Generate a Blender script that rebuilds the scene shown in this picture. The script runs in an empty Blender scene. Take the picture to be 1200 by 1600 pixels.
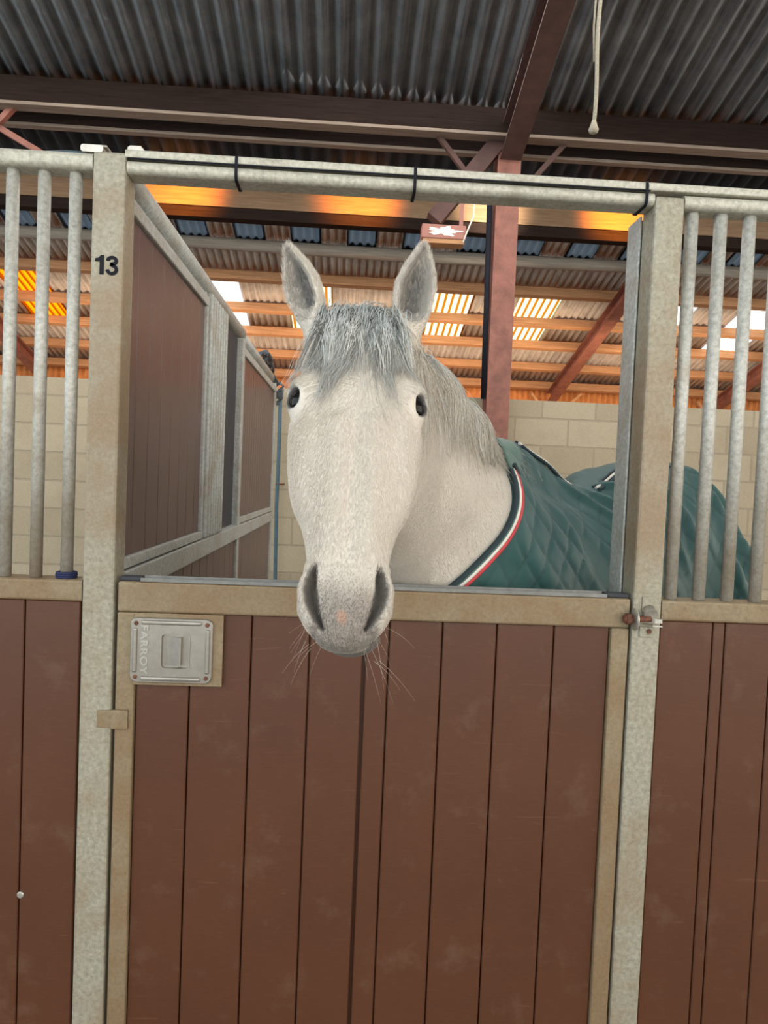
import bpy, bmesh, math, random
import numpy as np
from mathutils import Vector, Matrix

# ------------------------------------------------------------------ camera
sc = bpy.context.scene
col = sc.collection
random.seed(3); rng = np.random.default_rng(3)
FPX = 1155.0
CAM = Vector((0.0, -1.76, 1.55))
ey = Vector(((545-600)/FPX, (800-750)/FPX, 1.0)).normalized()      # the depth axis seen from the camera
up = Vector((0.040, 1.0, 0.0)); up = (up - ey*up.dot(ey)).normalized()
ex = up.cross(ey)
if ex.x < 0: ex = -ex
cd = bpy.data.cameras.new('camera'); cam = bpy.data.objects.new('camera', cd); col.objects.link(cam)
# columns: camera right / up / back in world axes
R = Matrix(((ex[0], ex[1], -ex[2]), (ey[0], ey[1], -ey[2]), (up[0], up[1], -up[2])))
cam.matrix_world = Matrix.Translation(CAM) @ R.to_4x4()
cd.sensor_fit = 'VERTICAL'; cd.sensor_height = 24.0; cd.lens = FPX/1600*24.0
cd.clip_start = 0.02; cd.clip_end = 200
sc.camera = cam

# ------------------------------------------------------------------ light
sc.view_settings.view_transform = 'Standard'; sc.view_settings.look = 'None'
sc.view_settings.gamma = 1.0; sc.view_settings.exposure = 0.0
sc.view_settings.use_curve_mapping = False
wd = bpy.data.worlds.new('sky'); sc.world = wd; wd.use_nodes = True
bg = wd.node_tree.nodes['Background']
bg.inputs[1].default_value = 2.9
_wn = wd.node_tree; _tc = _wn.nodes.new('ShaderNodeTexCoord'); _sx = _wn.nodes.new('ShaderNodeSeparateXYZ'); _cr = _wn.nodes.new('ShaderNodeValToRGB')
_wn.links.new(_tc.outputs['Generated'], _sx.inputs[0]); _mr = _wn.nodes.new('ShaderNodeMapRange'); _mr.inputs[1].default_value = -1; _mr.inputs[2].default_value = 1
_wn.links.new(_sx.outputs[0], _mr.inputs[0]); _wn.links.new(_mr.outputs[0], _cr.inputs[0]); _wn.links.new(_cr.outputs[0], bg.inputs[0])
_cr.color_ramp.elements[0].position = .12; _cr.color_ramp.elements[0].color = (.84, .95, 1.0, 1); _cr.color_ramp.elements[1].position = .75; _cr.color_ramp.elements[1].color = (1.0, .94, .84, 1)

def area(name, loc, target, sx, sy, power, color):
    l = bpy.data.lights.new(name, 'AREA'); l.shape = 'RECTANGLE'; l.size = sx; l.size_y = sy
    l.energy = power; l.color = color
    o = bpy.data.objects.new(name, l); col.objects.link(o); o.location = loc
    o.rotation_euler = (Vector(target)-Vector(loc)).to_track_quat('-Z', 'Y').to_euler()
    return o
area('stall_fill', (1.0, 2.4, 4.4), (0.9, 2.3, 0), 4.0, 2.2, 85, (1, .96, .90))  # added fill light over the stall, in place of more roof daylight
area('next_stall_fill', (-2.6, 2.2, 4.4), (-2.6, 2.6, 0), 3.0, 2.2, 60, (1, .96, .90))  # second added fill, brightens the wall on the left
area('lean_to_warm', (0.5, 6.2, 2.6), (0.5, 9.0, 2.7), 9.0, 0.8, 125, (1, .70, .44))  # added warm fill for the eave end, no fixture behind it
def spot(name, loc, target, power, color, size=60, rad=.05):
    l = bpy.data.lights.new(name, 'SPOT'); l.energy = power; l.color = color
    l.spot_size = math.radians(size); l.spot_blend = .8; l.shadow_soft_size = rad
    o = bpy.data.objects.new(name, l); col.objects.link(o); o.location = loc
    o.rotation_euler = (Vector(target)-Vector(loc)).to_track_quat('-Z', 'Y').to_euler()
    return o
spot('orange_spot', (-1.55, 4.50, 3.98), (-1.6, 5.1, 4.06), 120, (1, .30, .012), 96)  # added orange spots that light the boards
spot('orange_spot', (0.05, 4.50, 3.98), (0.0, 5.1, 4.06), 110, (1, .30, .012), 90)
spot('orange_spot', (2.35, 4.50, 3.98), (2.4, 5.1, 4.06), 150, (1, .30, .012), 90)
spot('bulb', (1.2, 4.5, 3.95), (1.2, 5.1, 4.06), 80, (1, .84, .62), 80)  # added cream spot on the middle of the boards, no fixture

# ------------------------------------------------------------------ materials
def mat(name, rough=.6, metal=0., spec=.5):
    m = bpy.data.materials.new(name); m.use_nodes = True
    nt = m.node_tree; b = nt.nodes['Principled BSDF']
    b.inputs['Roughness'].default_value = rough; b.inputs['Metallic'].default_value = metal
    b.inputs['Specular IOR Level'].default_value = spec
    return m, nt, b
def node(nt, t, **kw):
    n = nt.nodes.new(t)
    for k, v in kw.items():
        if k in n.inputs: n.inputs[k].default_value = v
        else: setattr(n, k, v)
    return n
def ramp(nt, fac, stops):
    r = nt.nodes.new('ShaderNodeValToRGB'); e = r.color_ramp.elements
    while len(e) < len(stops): e.new(.5)
    for i, (p, c) in enumerate(stops):
        e[i].position = p; e[i].color = (*c, 1) if len(c) == 3 else c
    nt.links.new(fac, r.inputs[0]); return r.outputs[0]
def coords(nt, scale=(1, 1, 1)):
    tc = nt.nodes.new('ShaderNodeTexCoord'); mp = nt.nodes.new('ShaderNodeMapping')
    gm = nt.nodes.new('ShaderNodeNewGeometry')
    nt.links.new(gm.outputs['Position'], mp.inputs[0]); mp.inputs['Scale'].default_value = scale
    return mp.outputs[0]
def noise(nt, vec, scale, detail=4, rough=.6, dist=0.):
    n = nt.nodes.new('ShaderNodeTexNoise'); n.inputs['Scale'].default_value = scale
    n.inputs['Detail'].default_value = detail; n.inputs['Roughness'].default_value = rough
    n.inputs['Distortion'].default_value = dist
    nt.links.new(vec, n.inputs['Vector']); return n.outputs['Fac']
def mix(nt, fac, a, b, mode='MIX'):
    m = nt.nodes.new('ShaderNodeMix'); m.data_type = 'RGBA'; m.blend_type = mode
    for s, v in ((0, fac), (6, a), (7, b)):
        if hasattr(v, 'is_linked'): nt.links.new(v, m.inputs[s])
        elif isinstance(v, (int, float)): m.inputs[s].default_value = v
        else: m.inputs[s].default_value = (*v, 1)
    return m.outputs[2]
def math_(nt, op, a, b=None, clamp=False):
    m = nt.nodes.new('ShaderNodeMath'); m.operation = op; m.use_clamp = clamp
    for i, v in enumerate((a, b)):
        if v is None: continue
        if hasattr(v, 'is_linked'): nt.links.new(v, m.inputs[i])
        else: m.inputs[i].default_value = v
    return m.outputs[0]
def bump(nt, b, h, strength=.2, dist=.01):
    n = nt.nodes.new('ShaderNodeBump'); n.inputs['Strength'].default_value = strength; n.inputs['Distance'].default_value = dist
    nt.links.new(h, n.inputs['Height']); nt.links.new(n.outputs[0], b.inputs['Normal'])
def srgb(r, g, b_):
    f = lambda c: (c/255/12.92) if c/255 <= .04045 else ((c/255+.055)/1.055)**2.4
    return (f(r), f(g), f(b_))

def galvanised(name, base=(.40, .385, .33), dirt=(.27, .195, .115), amount=.5, zlo=None, zhi=None, rough=.55):
    m, nt, b = mat(name, rough, .25, .4)
    v = coords(nt)
    sp = noise(nt, v, 90, 3, .7)
    c = ramp(nt, sp, [(.3, tuple(x*.72 for x in base)), (.5, base), (.72, tuple(min(1, x*1.28) for x in base))])
    big = noise(nt, v, 5, 6, .65)
    mask = ramp(nt, big, [(.62-amount*.45, (0, 0, 0)), (.86-amount*.4, (1, 1, 1))])
    if zlo is not None:                              # muddy band rubbed on by horses at nose height
        sx = nt.nodes.new('ShaderNodeSeparateXYZ'); nt.links.new(v, sx.inputs[0])
        mr = nt.nodes.new('ShaderNodeMapRange'); mr.inputs[1].default_value = zlo[0]; mr.inputs[2].default_value = zlo[1]
        nt.links.new(sx.outputs[2], mr.inputs[0])
        mr2 = nt.nodes.new('ShaderNodeMapRange'); mr2.inputs[1].default_value = zhi[1]; mr2.inputs[2].default_value = zhi[0]
        nt.links.new(sx.outputs[2], mr2.inputs[0])
        band = math_(nt, 'MULTIPLY', mr.outputs[0], mr2.outputs[0])
        mask2 = ramp(nt, big, [(.34, (.25, .25, .25)), (.58, (1, 1, 1))])
        mask = mix(nt, band, mask, mask2)
    fine = noise(nt, v, 160, 2, .6)
    dc = ramp(nt, fine, [(.3, dirt), (.7, tuple(x*1.35 for x in dirt))])
    mk = math_(nt, 'MULTIPLY', mask, .8)
    c = mix(nt, mk, c, dc)
    nt.links.new(c, b.inputs['Base Color'])
    bump(nt, b, sp, .12, .004)
    return m
def planks(name, base, hi, rough=.42, scratch=.5, scale=1.):
    m, nt, b = mat(name, rough, 0, .45)
    v = coords(nt, (1, 1, 1))
    n1 = noise(nt, v, 3, 5, .6)
    c = ramp(nt, n1, [(.3, tuple(x*.9 for x in base)), (.7, tuple(x*1.1 for x in base))])
    v2 = coords(nt, (18, 18, 130)); f = noise(nt, v2, 2.2, 4, .75)
    c = mix(nt, math_(nt, 'MULTIPLY', ramp(nt, f, [(.5, (0, 0, 0)), (.8, (1, 1, 1))]), .14), c, hi)
    w = nt.nodes.new('ShaderNodeMapping'); w.inputs['Rotation'].default_value = (0, .35, 0); w.inputs['Scale'].default_value = (3.2, 3, 60)
    gm = nt.nodes.new('ShaderNodeNewGeometry'); nt.links.new(gm.outputs['Position'], w.inputs[0])
    s = noise(nt, w.outputs[0], 2.0, 3, .5, 1.2)
    sm = ramp(nt, s, [(.70, (0, 0, 0)), (.74, (1, 1, 1))])
    c = mix(nt, math_(nt, 'MULTIPLY', sm, scratch*.35), c, tuple(min(1, x*1.9) for x in hi))
    d = noise(nt, coords(nt), 7, 6, .7)
    c = mix(nt, math_(nt, 'MULTIPLY', ramp(nt, d, [(.55, (0, 0, 0)), (.8, (1, 1, 1))]), .18*scale), c, (.28, .22, .15))
    nt.links.new(c, b.inputs['Base Color'])
    bump(nt, b, f, .08, .002)
    return m
def plain(name, c, rough=.6, metal=0., var=.18, scale=20, spec=.4, bmp=.1):
    m, nt, b = mat(name, rough, metal, spec)
    v = coords(nt); n = noise(nt, v, scale, 5, .65)
    cc = ramp(nt, n, [(.3, tuple(x*(1-var) for x in c)), (.7, tuple(min(1, x*(1+var)) for x in c))])
    nt.links.new(cc, b.inputs['Base Color']); bump(nt, b, n, bmp, .004)
    return m
def timber(name, c, var=.4, spec=.2):
    m, nt, b = mat(name, .85, 0, spec)
    v = coords(nt, (1.5, 26, 26)); n = noise(nt, v, 2.2, 6, .7, .4)
    cc = ramp(nt, n, [(.25, tuple(x*(1-var) for x in c)), (.75, tuple(min(1, x*(1+var)) for x in c))])
    nt.links.new(cc, b.inputs['Base Color']); bump(nt, b, n, .25, .006)
    return m
def sheeting(name, c, c2, pitch):
    m, nt, b = mat(name, .8, 0, .2)
    v = coords(nt); n = noise(nt, v, 4, 6, .7)
    v2 = coords(nt, (60, 1.5, 1.5)); n2 = noise(nt, v2, 1.0, 4, .6)
    cc = ramp(nt, n, [(.3, c), (.7, c2)])
    cc = mix(nt, math_(nt, 'MULTIPLY', ramp(nt, n2, [(.45, (0, 0, 0)), (.7, (1, 1, 1))]), .4), cc, tuple(x*1.7 for x in c2))
    nt.links.new(cc, b.inputs['Base Color']); bump(nt, b, n, .2, .01)
    return m
def glazing(name, c, clear, stripe=None, pitch=.08):
    m = bpy.data.materials.new(name); m.use_nodes = True; nt = m.node_tree; nt.nodes.clear()
    out = nt.nodes.new('ShaderNodeOutputMaterial'); tr = nt.nodes.new('ShaderNodeBsdfTranslucent'); tp = nt.nodes.new('ShaderNodeBsdfTransparent')
    mx = nt.nodes.new('ShaderNodeMixShader'); mx.inputs[0].default_value = clear
    if stripe:                                        # corrugation shading painted as a darker stripe in each valley
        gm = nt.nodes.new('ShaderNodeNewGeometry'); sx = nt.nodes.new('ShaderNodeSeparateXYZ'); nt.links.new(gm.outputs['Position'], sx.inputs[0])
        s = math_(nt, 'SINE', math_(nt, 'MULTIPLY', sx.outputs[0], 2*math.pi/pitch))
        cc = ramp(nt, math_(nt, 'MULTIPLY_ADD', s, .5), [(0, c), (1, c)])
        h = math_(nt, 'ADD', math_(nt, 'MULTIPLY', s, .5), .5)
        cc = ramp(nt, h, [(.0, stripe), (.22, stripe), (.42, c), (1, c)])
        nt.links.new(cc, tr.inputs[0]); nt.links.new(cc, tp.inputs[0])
    else:
        tr.inputs[0].default_value = (*c, 1); tp.inputs[0].default_value = (*c, 1)
    nt.links.new(tr.outputs[0], mx.inputs[1]); nt.links.new(tp.outputs[0], mx.inputs[2]); nt.links.new(mx.outputs[0], out.inputs[0])
    return m
def vcol(name, rough=.6, spec=.3, sheen=0., fur=False):
    m, nt, b = mat(name, rough, 0, spec)
    a = nt.nodes.new('ShaderNodeVertexColor'); a.layer_name = 'Col'
    c = a.outputs[0]
    if fur:
        v = coords(nt); w = noise(nt, v, 38, 2, .5)
        v2 = coords(nt, (1.0, .8, .33)); n = noise(nt, v2, 330, 3, .65, .6)
        c = mix(nt, math_(nt, 'MULTIPLY', ramp(nt, n, [(.3, (1, 1, 1)), (.55, (0, 0, 0))]), .25), c, (.42, .36, .30))
        big = noise(nt, v, 9, 4, .6)
        c = mix(nt, math_(nt, 'MULTIPLY', ramp(nt, big, [(.42, (0, 0, 0)), (.7, (1, 1, 1))]), .35), c, (.66, .56, .45), 'MULTIPLY')
        bump(nt, b, n, .05, .002)
    nt.links.new(c, b.inputs['Base Color'])
    if sheen: b.inputs['Sheen Weight'].default_value = sheen
    return m

M = {}
M['post'] = galvanised('galvanised_muddy', (.32, .30, .235), (.215, .142, .082), zlo=(1.2, 1.55), zhi=(1.75, 2.1), amount=.38)
M['rail'] = galvanised('galvanised_speckled', (.46, .44, .37), (.16, .13, .09), .18)
M['door_frame'] = galvanised('galvanised_brown', (.27, .228, .150), (.180, .112, .058), .85, zlo=(.95, 1.15), zhi=(1.5, 1.6))
M['bar'] = galvanised('galvanised_bar', (.46, .45, .41), (.24, .19, .13), .25, zlo=(1.2, 1.25), zhi=(1.32, 1.75))
M['part'] = galvanised('galvanised_clean', (.42, .43, .41), (.25, .2, .14), .3)
M['plank'] = planks('brown_board', (.080, .0262, .0105), (.19, .085, .045), .44, .4)
M['plank2'] = planks('brown_board_sheen', (.106, .062, .059), (.27, .19, .175), .36, .25, .5)  # sky sheen on the partition put into the board colour
M['steel'] = plain('stainless_plate', (.34, .315, .28), .34, .75, .10, 60, .5, .03)
M['bright'] = plain('bright_embossing', (.46, .44, .40), .3, .6, .05, 60)
M['cap'] = plain('dull_channel', (.20, .20, .19), .5, .3, .2, 40)
M['rust'] = plain('rusty_iron', (.16, .065, .04), .8, .2, .5, 60)
M['zinc'] = plain('zinc_fitting', (.50, .47, .42), .4, .7, .2, 60)
M['black'] = plain('black_plastic', (.010, .011, .017), .65, 0, .18, 20, .15)
M['rubber'] = plain('dark_rubber', (.03, .033, .042), .6, 0, .2, 8)
M['navy'] = plain('navy_webbing', (.018, .022, .075), .8)
M['blue'] = plain('blue_hose', (.045, .088, .118), .5)
M['redpaint'] = plain('red_oxide_paint', (.225, .088, .064), .6, 0, .3, 9)
M['darksteel'] = plain('dark_painted_steel', (.075, .036, .030), .7, 0, .3, 6)
M['timber'] = timber('roof_timber', (.42, .22, .11))
M['timber_pale'] = timber('pale_timber', (.52, .40, .27))
M['board'] = timber('dark_board', (.20, .125, .075), .35)  # wood darkened so daylight does not pale it
M['underside'] = timber('pale_underside', (.22, .17, .135))  # paler tone for the purlin undersides
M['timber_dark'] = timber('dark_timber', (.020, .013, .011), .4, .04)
M['pole'] = timber('grey_pole', (.24, .21, .175), .35)
M['roof_front'] = sheeting('fibre_cement', (.135, .155, .180), (.32, .35, .38), .13)
M['roof_dark'] = sheeting('gap_shade_sheet', (.008, .009, .012), (.018, .02, .026), .13)  # shade of the roof gap painted as a near-black sheet colour
M['roof_rear'] = sheeting('weathered_sheet', (.30, .26, .235), (.54, .485, .44), .08)
M['siding'] = plain('orange_lit_boarding', (.62, .24, .075), .8, 0, .25, 12)  # orange glow near the eave put into the boarding colour
M['sky_white'] = glazing('clear_sheet', (.98, .98, 1), .7)
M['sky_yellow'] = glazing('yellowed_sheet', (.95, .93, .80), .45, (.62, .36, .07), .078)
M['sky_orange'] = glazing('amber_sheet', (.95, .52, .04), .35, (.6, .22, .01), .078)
M['sky_blue'] = glazing('bluish_sheet', (.20, .225, .255), .15)
M['rope'] = plain('hemp_cord', (.34, .30, .23), .9, 0, .25, 120)
M['flaked'] = plain('flaked_paint_box', (.34, .15, .12), .7, 0, .2, 9)
M['white_paint'] = plain('white_paint_flakes', (.8, .74, .64), .7)
M['concrete'] = plain('stable_floor', (.22, .20, .17), .9, 0, .3, 3)
M['bedding'] = plain('wood_shavings', (.45, .34, .2), .9, 0, .4, 40)
def blockwork():
    m, nt, b = mat('concrete_block', .92, 0, .15)
    gm = nt.nodes.new('ShaderNodeNewGeometry'); sx = nt.nodes.new('ShaderNodeSeparateXYZ'); nt.links.new(gm.outputs['Position'], sx.inputs[0])
    cx = nt.nodes.new('ShaderNodeCombineXYZ'); nt.links.new(sx.outputs[0], cx.inputs[0])
    nt.links.new(math_(nt, 'ADD', sx.outputs[2], .065), cx.inputs[1])
    br = nt.nodes.new('ShaderNodeTexBrick'); nt.links.new(cx.outputs[0], br.inputs['Vector'])
    br.inputs['Scale'].default_value = 1; br.inputs['Brick Width'].default_value = .43; br.inputs['Row Height'].default_value = .2165
    br.inputs['Mortar Size'].default_value = .009; br.inputs['Mortar Smooth'].default_value = .3; br.inputs['Bias'].default_value = 0
    br.inputs['Color1'].default_value = (.33, .27, .185, 1); br.inputs['Color2'].default_value = (.44, .37, .265, 1); br.inputs['Mortar'].default_value = (.30, .25, .18, 1)
    n = noise(nt, coords(nt), 130, 3, .7); g = noise(nt, coords(nt), 2.5, 6, .7)
    c = mix(nt, .3, br.outputs['Color'], ramp(nt, n, [(.3, (.25, .20, .14)), (.7, (.48, .41, .30))]))
    c = mix(nt, math_(nt, 'MULTIPLY', ramp(nt, g, [(.5, (0, 0, 0)), (.75, (1, 1, 1))]), .35), c, (.24, .18, .12))
    nt.links.new(c, b.inputs['Base Color'])
    h = math_(nt, 'ADD', math_(nt, 'MULTIPLY', n, .25), math_(nt, 'MULTIPLY', math_(nt, 'SUBTRACT', 1.0, br.outputs['Fac']), 1.0))
    bump(nt, b, h, .45, .01)
    return m
M['block'] = blockwork()

# ------------------------------------------------------------------ mesh helpers
def add_box(bm, x0, x1, y0, y1, z0, z1, bev=0., seg=2):
    v = [bm.verts.new(p) for p in ((x0,y0,z0),(x1,y0,z0),(x1,y1,z0),(x0,y1,z0),(x0,y0,z1),(x1,y0,z1),(x1,y1,z1),(x0,y1,z1))]
    f = [bm.faces.new([v[i] for i in q]) for q in ((0,3,2,1),(4,5,6,7),(0,1,5,4),(1,2,6,5),(2,3,7,6),(3,0,4,7))]
    if bev > 0:
        es = list({e for q in f for e in q.edges})
        bmesh.ops.bevel(bm, geom=es, offset=min(bev, .45*min(x1-x0, y1-y0, z1-z0)), segments=seg, affect='EDGES', profile=.5)
def frame_of(d):
    d = d.normalized(); a = Vector((0, 0, 1)) if abs(d.z) < .9 else Vector((1, 0, 0))
    u = d.cross(a).normalized(); return u, d.cross(u).normalized()
def add_tube(bm, pts, r, n=12, cap=True):
    pts = [Vector(p) for p in pts]; rs = r if isinstance(r, (list, tuple)) else [r]*len(pts)
    rings = []; u = None
    for i, p in enumerate(pts):
        d = (pts[min(i+1, len(pts)-1)]-pts[max(i-1, 0)]).normalized()
        if u is None: u, w = frame_of(d)
        else:
            u = (u-d*u.dot(d)).normalized(); w = d.cross(u).normalized()
        rings.append([bm.verts.new(p+rs[i]*(math.cos(2*math.pi*k/n)*u+math.sin(2*math.pi*k/n)*w)) for k in range(n)])
    for a, b in zip(rings, rings[1:]):
        for k in range(n): 
            f = bm.faces.new((a[k], a[(k+1) % n], b[(k+1) % n], b[k])); f.smooth = True
    if cap:
        bm.faces.new(rings[0][::-1]); bm.faces.new(rings[-1])
def add_prism(bm, prof, axis, a, b):
    """closed profile (list of 2-D points) swept straight along an axis"""
    def P(q, t): return {'x': (t, q[0], q[1]), 'y': (q[0], t, q[1]), 'z': (q[0], q[1], t)}[axis]
    A = [bm.verts.new(P(q, a)) for q in prof]; B = [bm.verts.new(P(q, b)) for q in prof]; n = len(prof)
    for i in range(n): bm.faces.new((A[i], A[(i+1) % n], B[(i+1) % n], B[i]))
    bm.faces.new(A[::-1]); bm.faces.new(B)
def add_beam(bm, a, b, w, h, bev=.004):
    """rectangular bar between two points, w across and h up"""
    a, b = Vector(a), Vector(b); d = (b-a).normalized(); s = d.cross(Vector((0, 0, 1)))
    s = s.normalized() if s.length > 1e-4 else Vector((1, 0, 0)); t = s.cross(d)
    v = []
    for p in (a, b):
        for i, j in ((-1,-1),(1,-1),(1,1),(-1,1)): v.append(bm.verts.new(p+s*i*w/2+t*j*h/2))
    for q in ((3,2,1,0),(4,5,6,7),(0,1,5,4),(1,2,6,5),(2,3,7,6),(3,0,4,7)): bm.faces.new([v[i] for i in q])
def rrect(x0, x1, z0, z1, r, n=4, corners=(1,1,1,1)):
    out = []
    for (cx, cz, a0), on in zip(((x1-r, z1-r, 0), (x0+r, z1-r, 90), (x0+r, z0+r, 180), (x1-r, z0+r, 270)), corners):
        if on: out += [(cx+r*math.cos(math.radians(a0+90*k/n)), cz+r*math.sin(math.radians(a0+90*k/n))) for k in range(n+1)]
        else: out.append(((x1 if a0 in (0, 270) else x0), (z1 if a0 in (0, 90) else z0)))
    return out
def finish(bm):
    bmesh.ops.recalc_face_normals(bm, faces=bm.faces); return bm
def link(name, bm, m, parent=None, base=(0, 0, 0), smooth=None):
    base = Vector(base)
    if parent is not None: base = Vector(parent['_w'])
    finish(bm)
    bmesh.ops.translate(bm, verts=bm.verts, vec=-base)
    me = bpy.data.meshes.new(name); bm.to_mesh(me); bm.free(); me.materials.append(m)
    if smooth: me.shade_smooth()
    o = bpy.data.objects.new(name, me); col.objects.link(o)
    if parent is not None: o.parent = parent
    else: o.location = base
    o['_w'] = tuple(base)
    return o
def tag(o, label=None, cat=None, group=None, kind=None):
    if label: o['label'] = label
    if cat: o['category'] = cat
    if group: o['group'] = group
    if kind: o['kind'] = kind
    return o
def thing(name, base, label, cat, group=None, kind=None):
    o = bpy.data.objects.new(name, None); col.objects.link(o); o.location = base; o.empty_display_size = .1
    o['_w'] = tuple(base); return tag(o, label, cat, group, kind)
def BM(): return bmesh.new()
def box(name, m, dims, parent=None, bev=.003, base=None):
    bm = BM(); add_box(bm, *dims, bev=bev)
    return link(name, bm, m, parent, base if base is not None else ((dims[0]+dims[1])/2, (dims[2]+dims[3])/2, dims[4]))
def tube(name, m, pts, r, parent=None, n=12):
    bm = BM(); add_tube(bm, pts, r, n); return link(name, bm, m, parent, pts[0])

# ------------------------------------------------------------------ setting: floor, walls, roof
def roof_z(y): return 5.342-.277*y
SL = math.atan(.277)
XL, XR = -8.5, 9.5
bm = BM(); add_box(bm, XL-1, XR+1, -9, 9, -.1, 0)
tag(link('floor', bm, M['concrete']), 'concrete floor of the barn', 'floor', kind='structure')
bm = BM(); add_box(bm, XL, XR, 4.05, 4.25, 0, 2.24, .004)
tag(link('wall_back', bm, M['block'], None, (0, 4.05, 0)), 'tan concrete block wall behind the stalls', 'wall', kind='structure')

def corrugated(name, m, x0, x1, y0, y1, pitch, amp, dz, ny=2, thick=.006, zf=roof_z):
    """sine sheet following the roof slope, ribs running down the slope, with real thickness"""
    bm = BM(); n = int((x1-x0)/pitch*10)+1; rows = []
    for s in (0, thick):
        for j in range(ny):
            y = y0+(y1-y0)*j/(ny-1)
            rows.append([bm.verts.new((x0+(x1-x0)*i/(n-1), y, zf(y)+dz+s+amp*math.sin(2*math.pi*(x0+(x1-x0)*i/(n-1))/pitch))) for i in range(n)])
    def strip(a, b):
        for i in range(n-1):
            f = bm.faces.new((a[i], a[i+1], b[i+1], b[i])); f.smooth = True
    lo, hi = rows[:ny], rows[ny:]
    for j in range(ny-1): strip(lo[j], lo[j+1]); strip(hi[j], hi[j+1])
    strip(lo[0], hi[0]); strip(lo[-1], hi[-1])
    for j in range(ny-1):
        for i in (0, n-1): bm.faces.new((lo[j][i], lo[j+1][i], hi[j+1][i], hi[j][i]))
    return link(name, bm, m, None, ((x0+x1)/2, y0, zf(y0)))
o = corrugated('ceiling', M['roof_front'], XL, XR, -6, 3.87, .13, .022, .075, 3)
tag(o, 'dark grey corrugated roof sheeting over the front of the stalls', 'roof', kind='structure')
# lean-to roof: opaque strips between the skylights
SKY = [(-3.87, -3.43, 'sky_orange'), (-1.73, -1.28, 'sky_white'), (-.75, -.28, 'sky_yellow'), (.84, 1.29, 'sky_yellow'),
       (1.82, 2.28, 'sky_yellow'), (3.34, 3.83, 'sky_white'), (4.34, 4.84, 'sky_white'), (-5.6, -4.7, 'sky_white'), (5.6, 6.6, 'sky_white'), (-7.4, -6.4, 'sky_white'), (7.6, 8.6, 'sky_white')]  # outermost ones are unseen, added to let more sky into the rear
Y0, Y1 = 6.32, 7.42
tag(corrugated('ceiling', M['roof_dark'], XL, XR, 3.80, 5.30, .13, .022, .42, 2), 'corrugated sheeting coloured as deep shade over the gap behind the front purlins', 'roof', kind='structure')
YB = 5.64                                             # the top of the lean-to has short bluish clear strips between the sheets
SKYB = [(-4.97+.542*i, -4.72+.542*i) for i in range(23)]
tag(corrugated('ceiling', M['roof_rear'], XL, XR, YB-.04, Y0, .078, .014, .085, 2), 'brown weathered corrugated sheeting at the top of the lean-to', 'roof', kind='structure')
eb = [XL]+[e for q in SKYB for e in q]+[XR]
for a, b in zip(eb[0::2], eb[1::2]):
    tag(corrugated('ceiling', M['roof_rear'], a, b, 5.1, YB, .078, .014, .085, 2), 'brown corrugated sheeting between two bluish clear strips', 'roof', kind='structure')
tag(corrugated('ceiling', M['roof_rear'], XL, XR, Y1, 8.75, .078, .014, .085, 2), 'brown weathered corrugated sheeting down to the eave', 'roof', kind='structure')
edges = [XL]+[e for s in sorted(SKY) for e in s[:2]]+[XR]
for a, b in zip(edges[0::2], edges[1::2]):
    tag(corrugated('ceiling', M['roof_rear'], a, b, Y0-.05, Y1+.05, .078, .014, .085, 2), 'brown corrugated sheeting between two roof lights', 'roof', kind='structure')
WN = {-3.87: 'amber roof light seen between the left bars', -1.73: 'clear roof light above the left partition rail', -.75: 'yellowed roof light behind the left ear of the horse',
      .84: 'yellowed roof light beside the right ear of the horse', 1.82: 'yellowed roof light just right of the red column', 3.34: 'clear roof light behind the right door post', 4.34: 'clear roof light behind the right bars',
      -5.6: 'unseen clear roof light far left, added for light', 5.6: 'unseen clear roof light far right, added for light', -7.4: 'unseen clear roof light at the far left end, added for light', 7.6: 'unseen clear roof light at the far right end, added for light'}
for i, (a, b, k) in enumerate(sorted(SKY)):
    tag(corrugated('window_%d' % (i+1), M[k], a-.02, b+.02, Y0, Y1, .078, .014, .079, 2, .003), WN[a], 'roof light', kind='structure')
# short bluish clear strips along the top of the lean-to
for i, (a, b) in enumerate(SKYB):
    tag(corrugated('window_%d' % (i+12), M['sky_blue'], a-.02, b+.02, 5.1, 5.66, .078, .014, .074, 2, .003),
        'short bluish clear strip at the top of the lean-to roof', 'roof light', 'bluish strips above the round pole', 'structure')
# far wall: upright corrugated boarding at the eave
bm = BM(); n = 1000; rows = []
for z in (0, 3.0):
    rows.append([bm.verts.new((XL+(XR-XL)*i/n, 8.70+.012*math.sin(2*math.pi*i*(XR-XL)/n/.082), z)) for i in range(n+1)])
for i in range(n):
    f = bm.faces.new((rows[0][i], rows[0][i+1], rows[1][i+1], rows[1][i])); f.smooth = True
o = link('wall_far', bm, M['siding'], None, (0, 8.7, 0)); md = o.modifiers.new('thick', 'SOLIDIFY'); md.thickness = .02; md.offset = 1
tag(o, 'ribbed boarding with orange light in its colour at the far eave above the block wall', 'wall', kind='structure')

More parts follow.
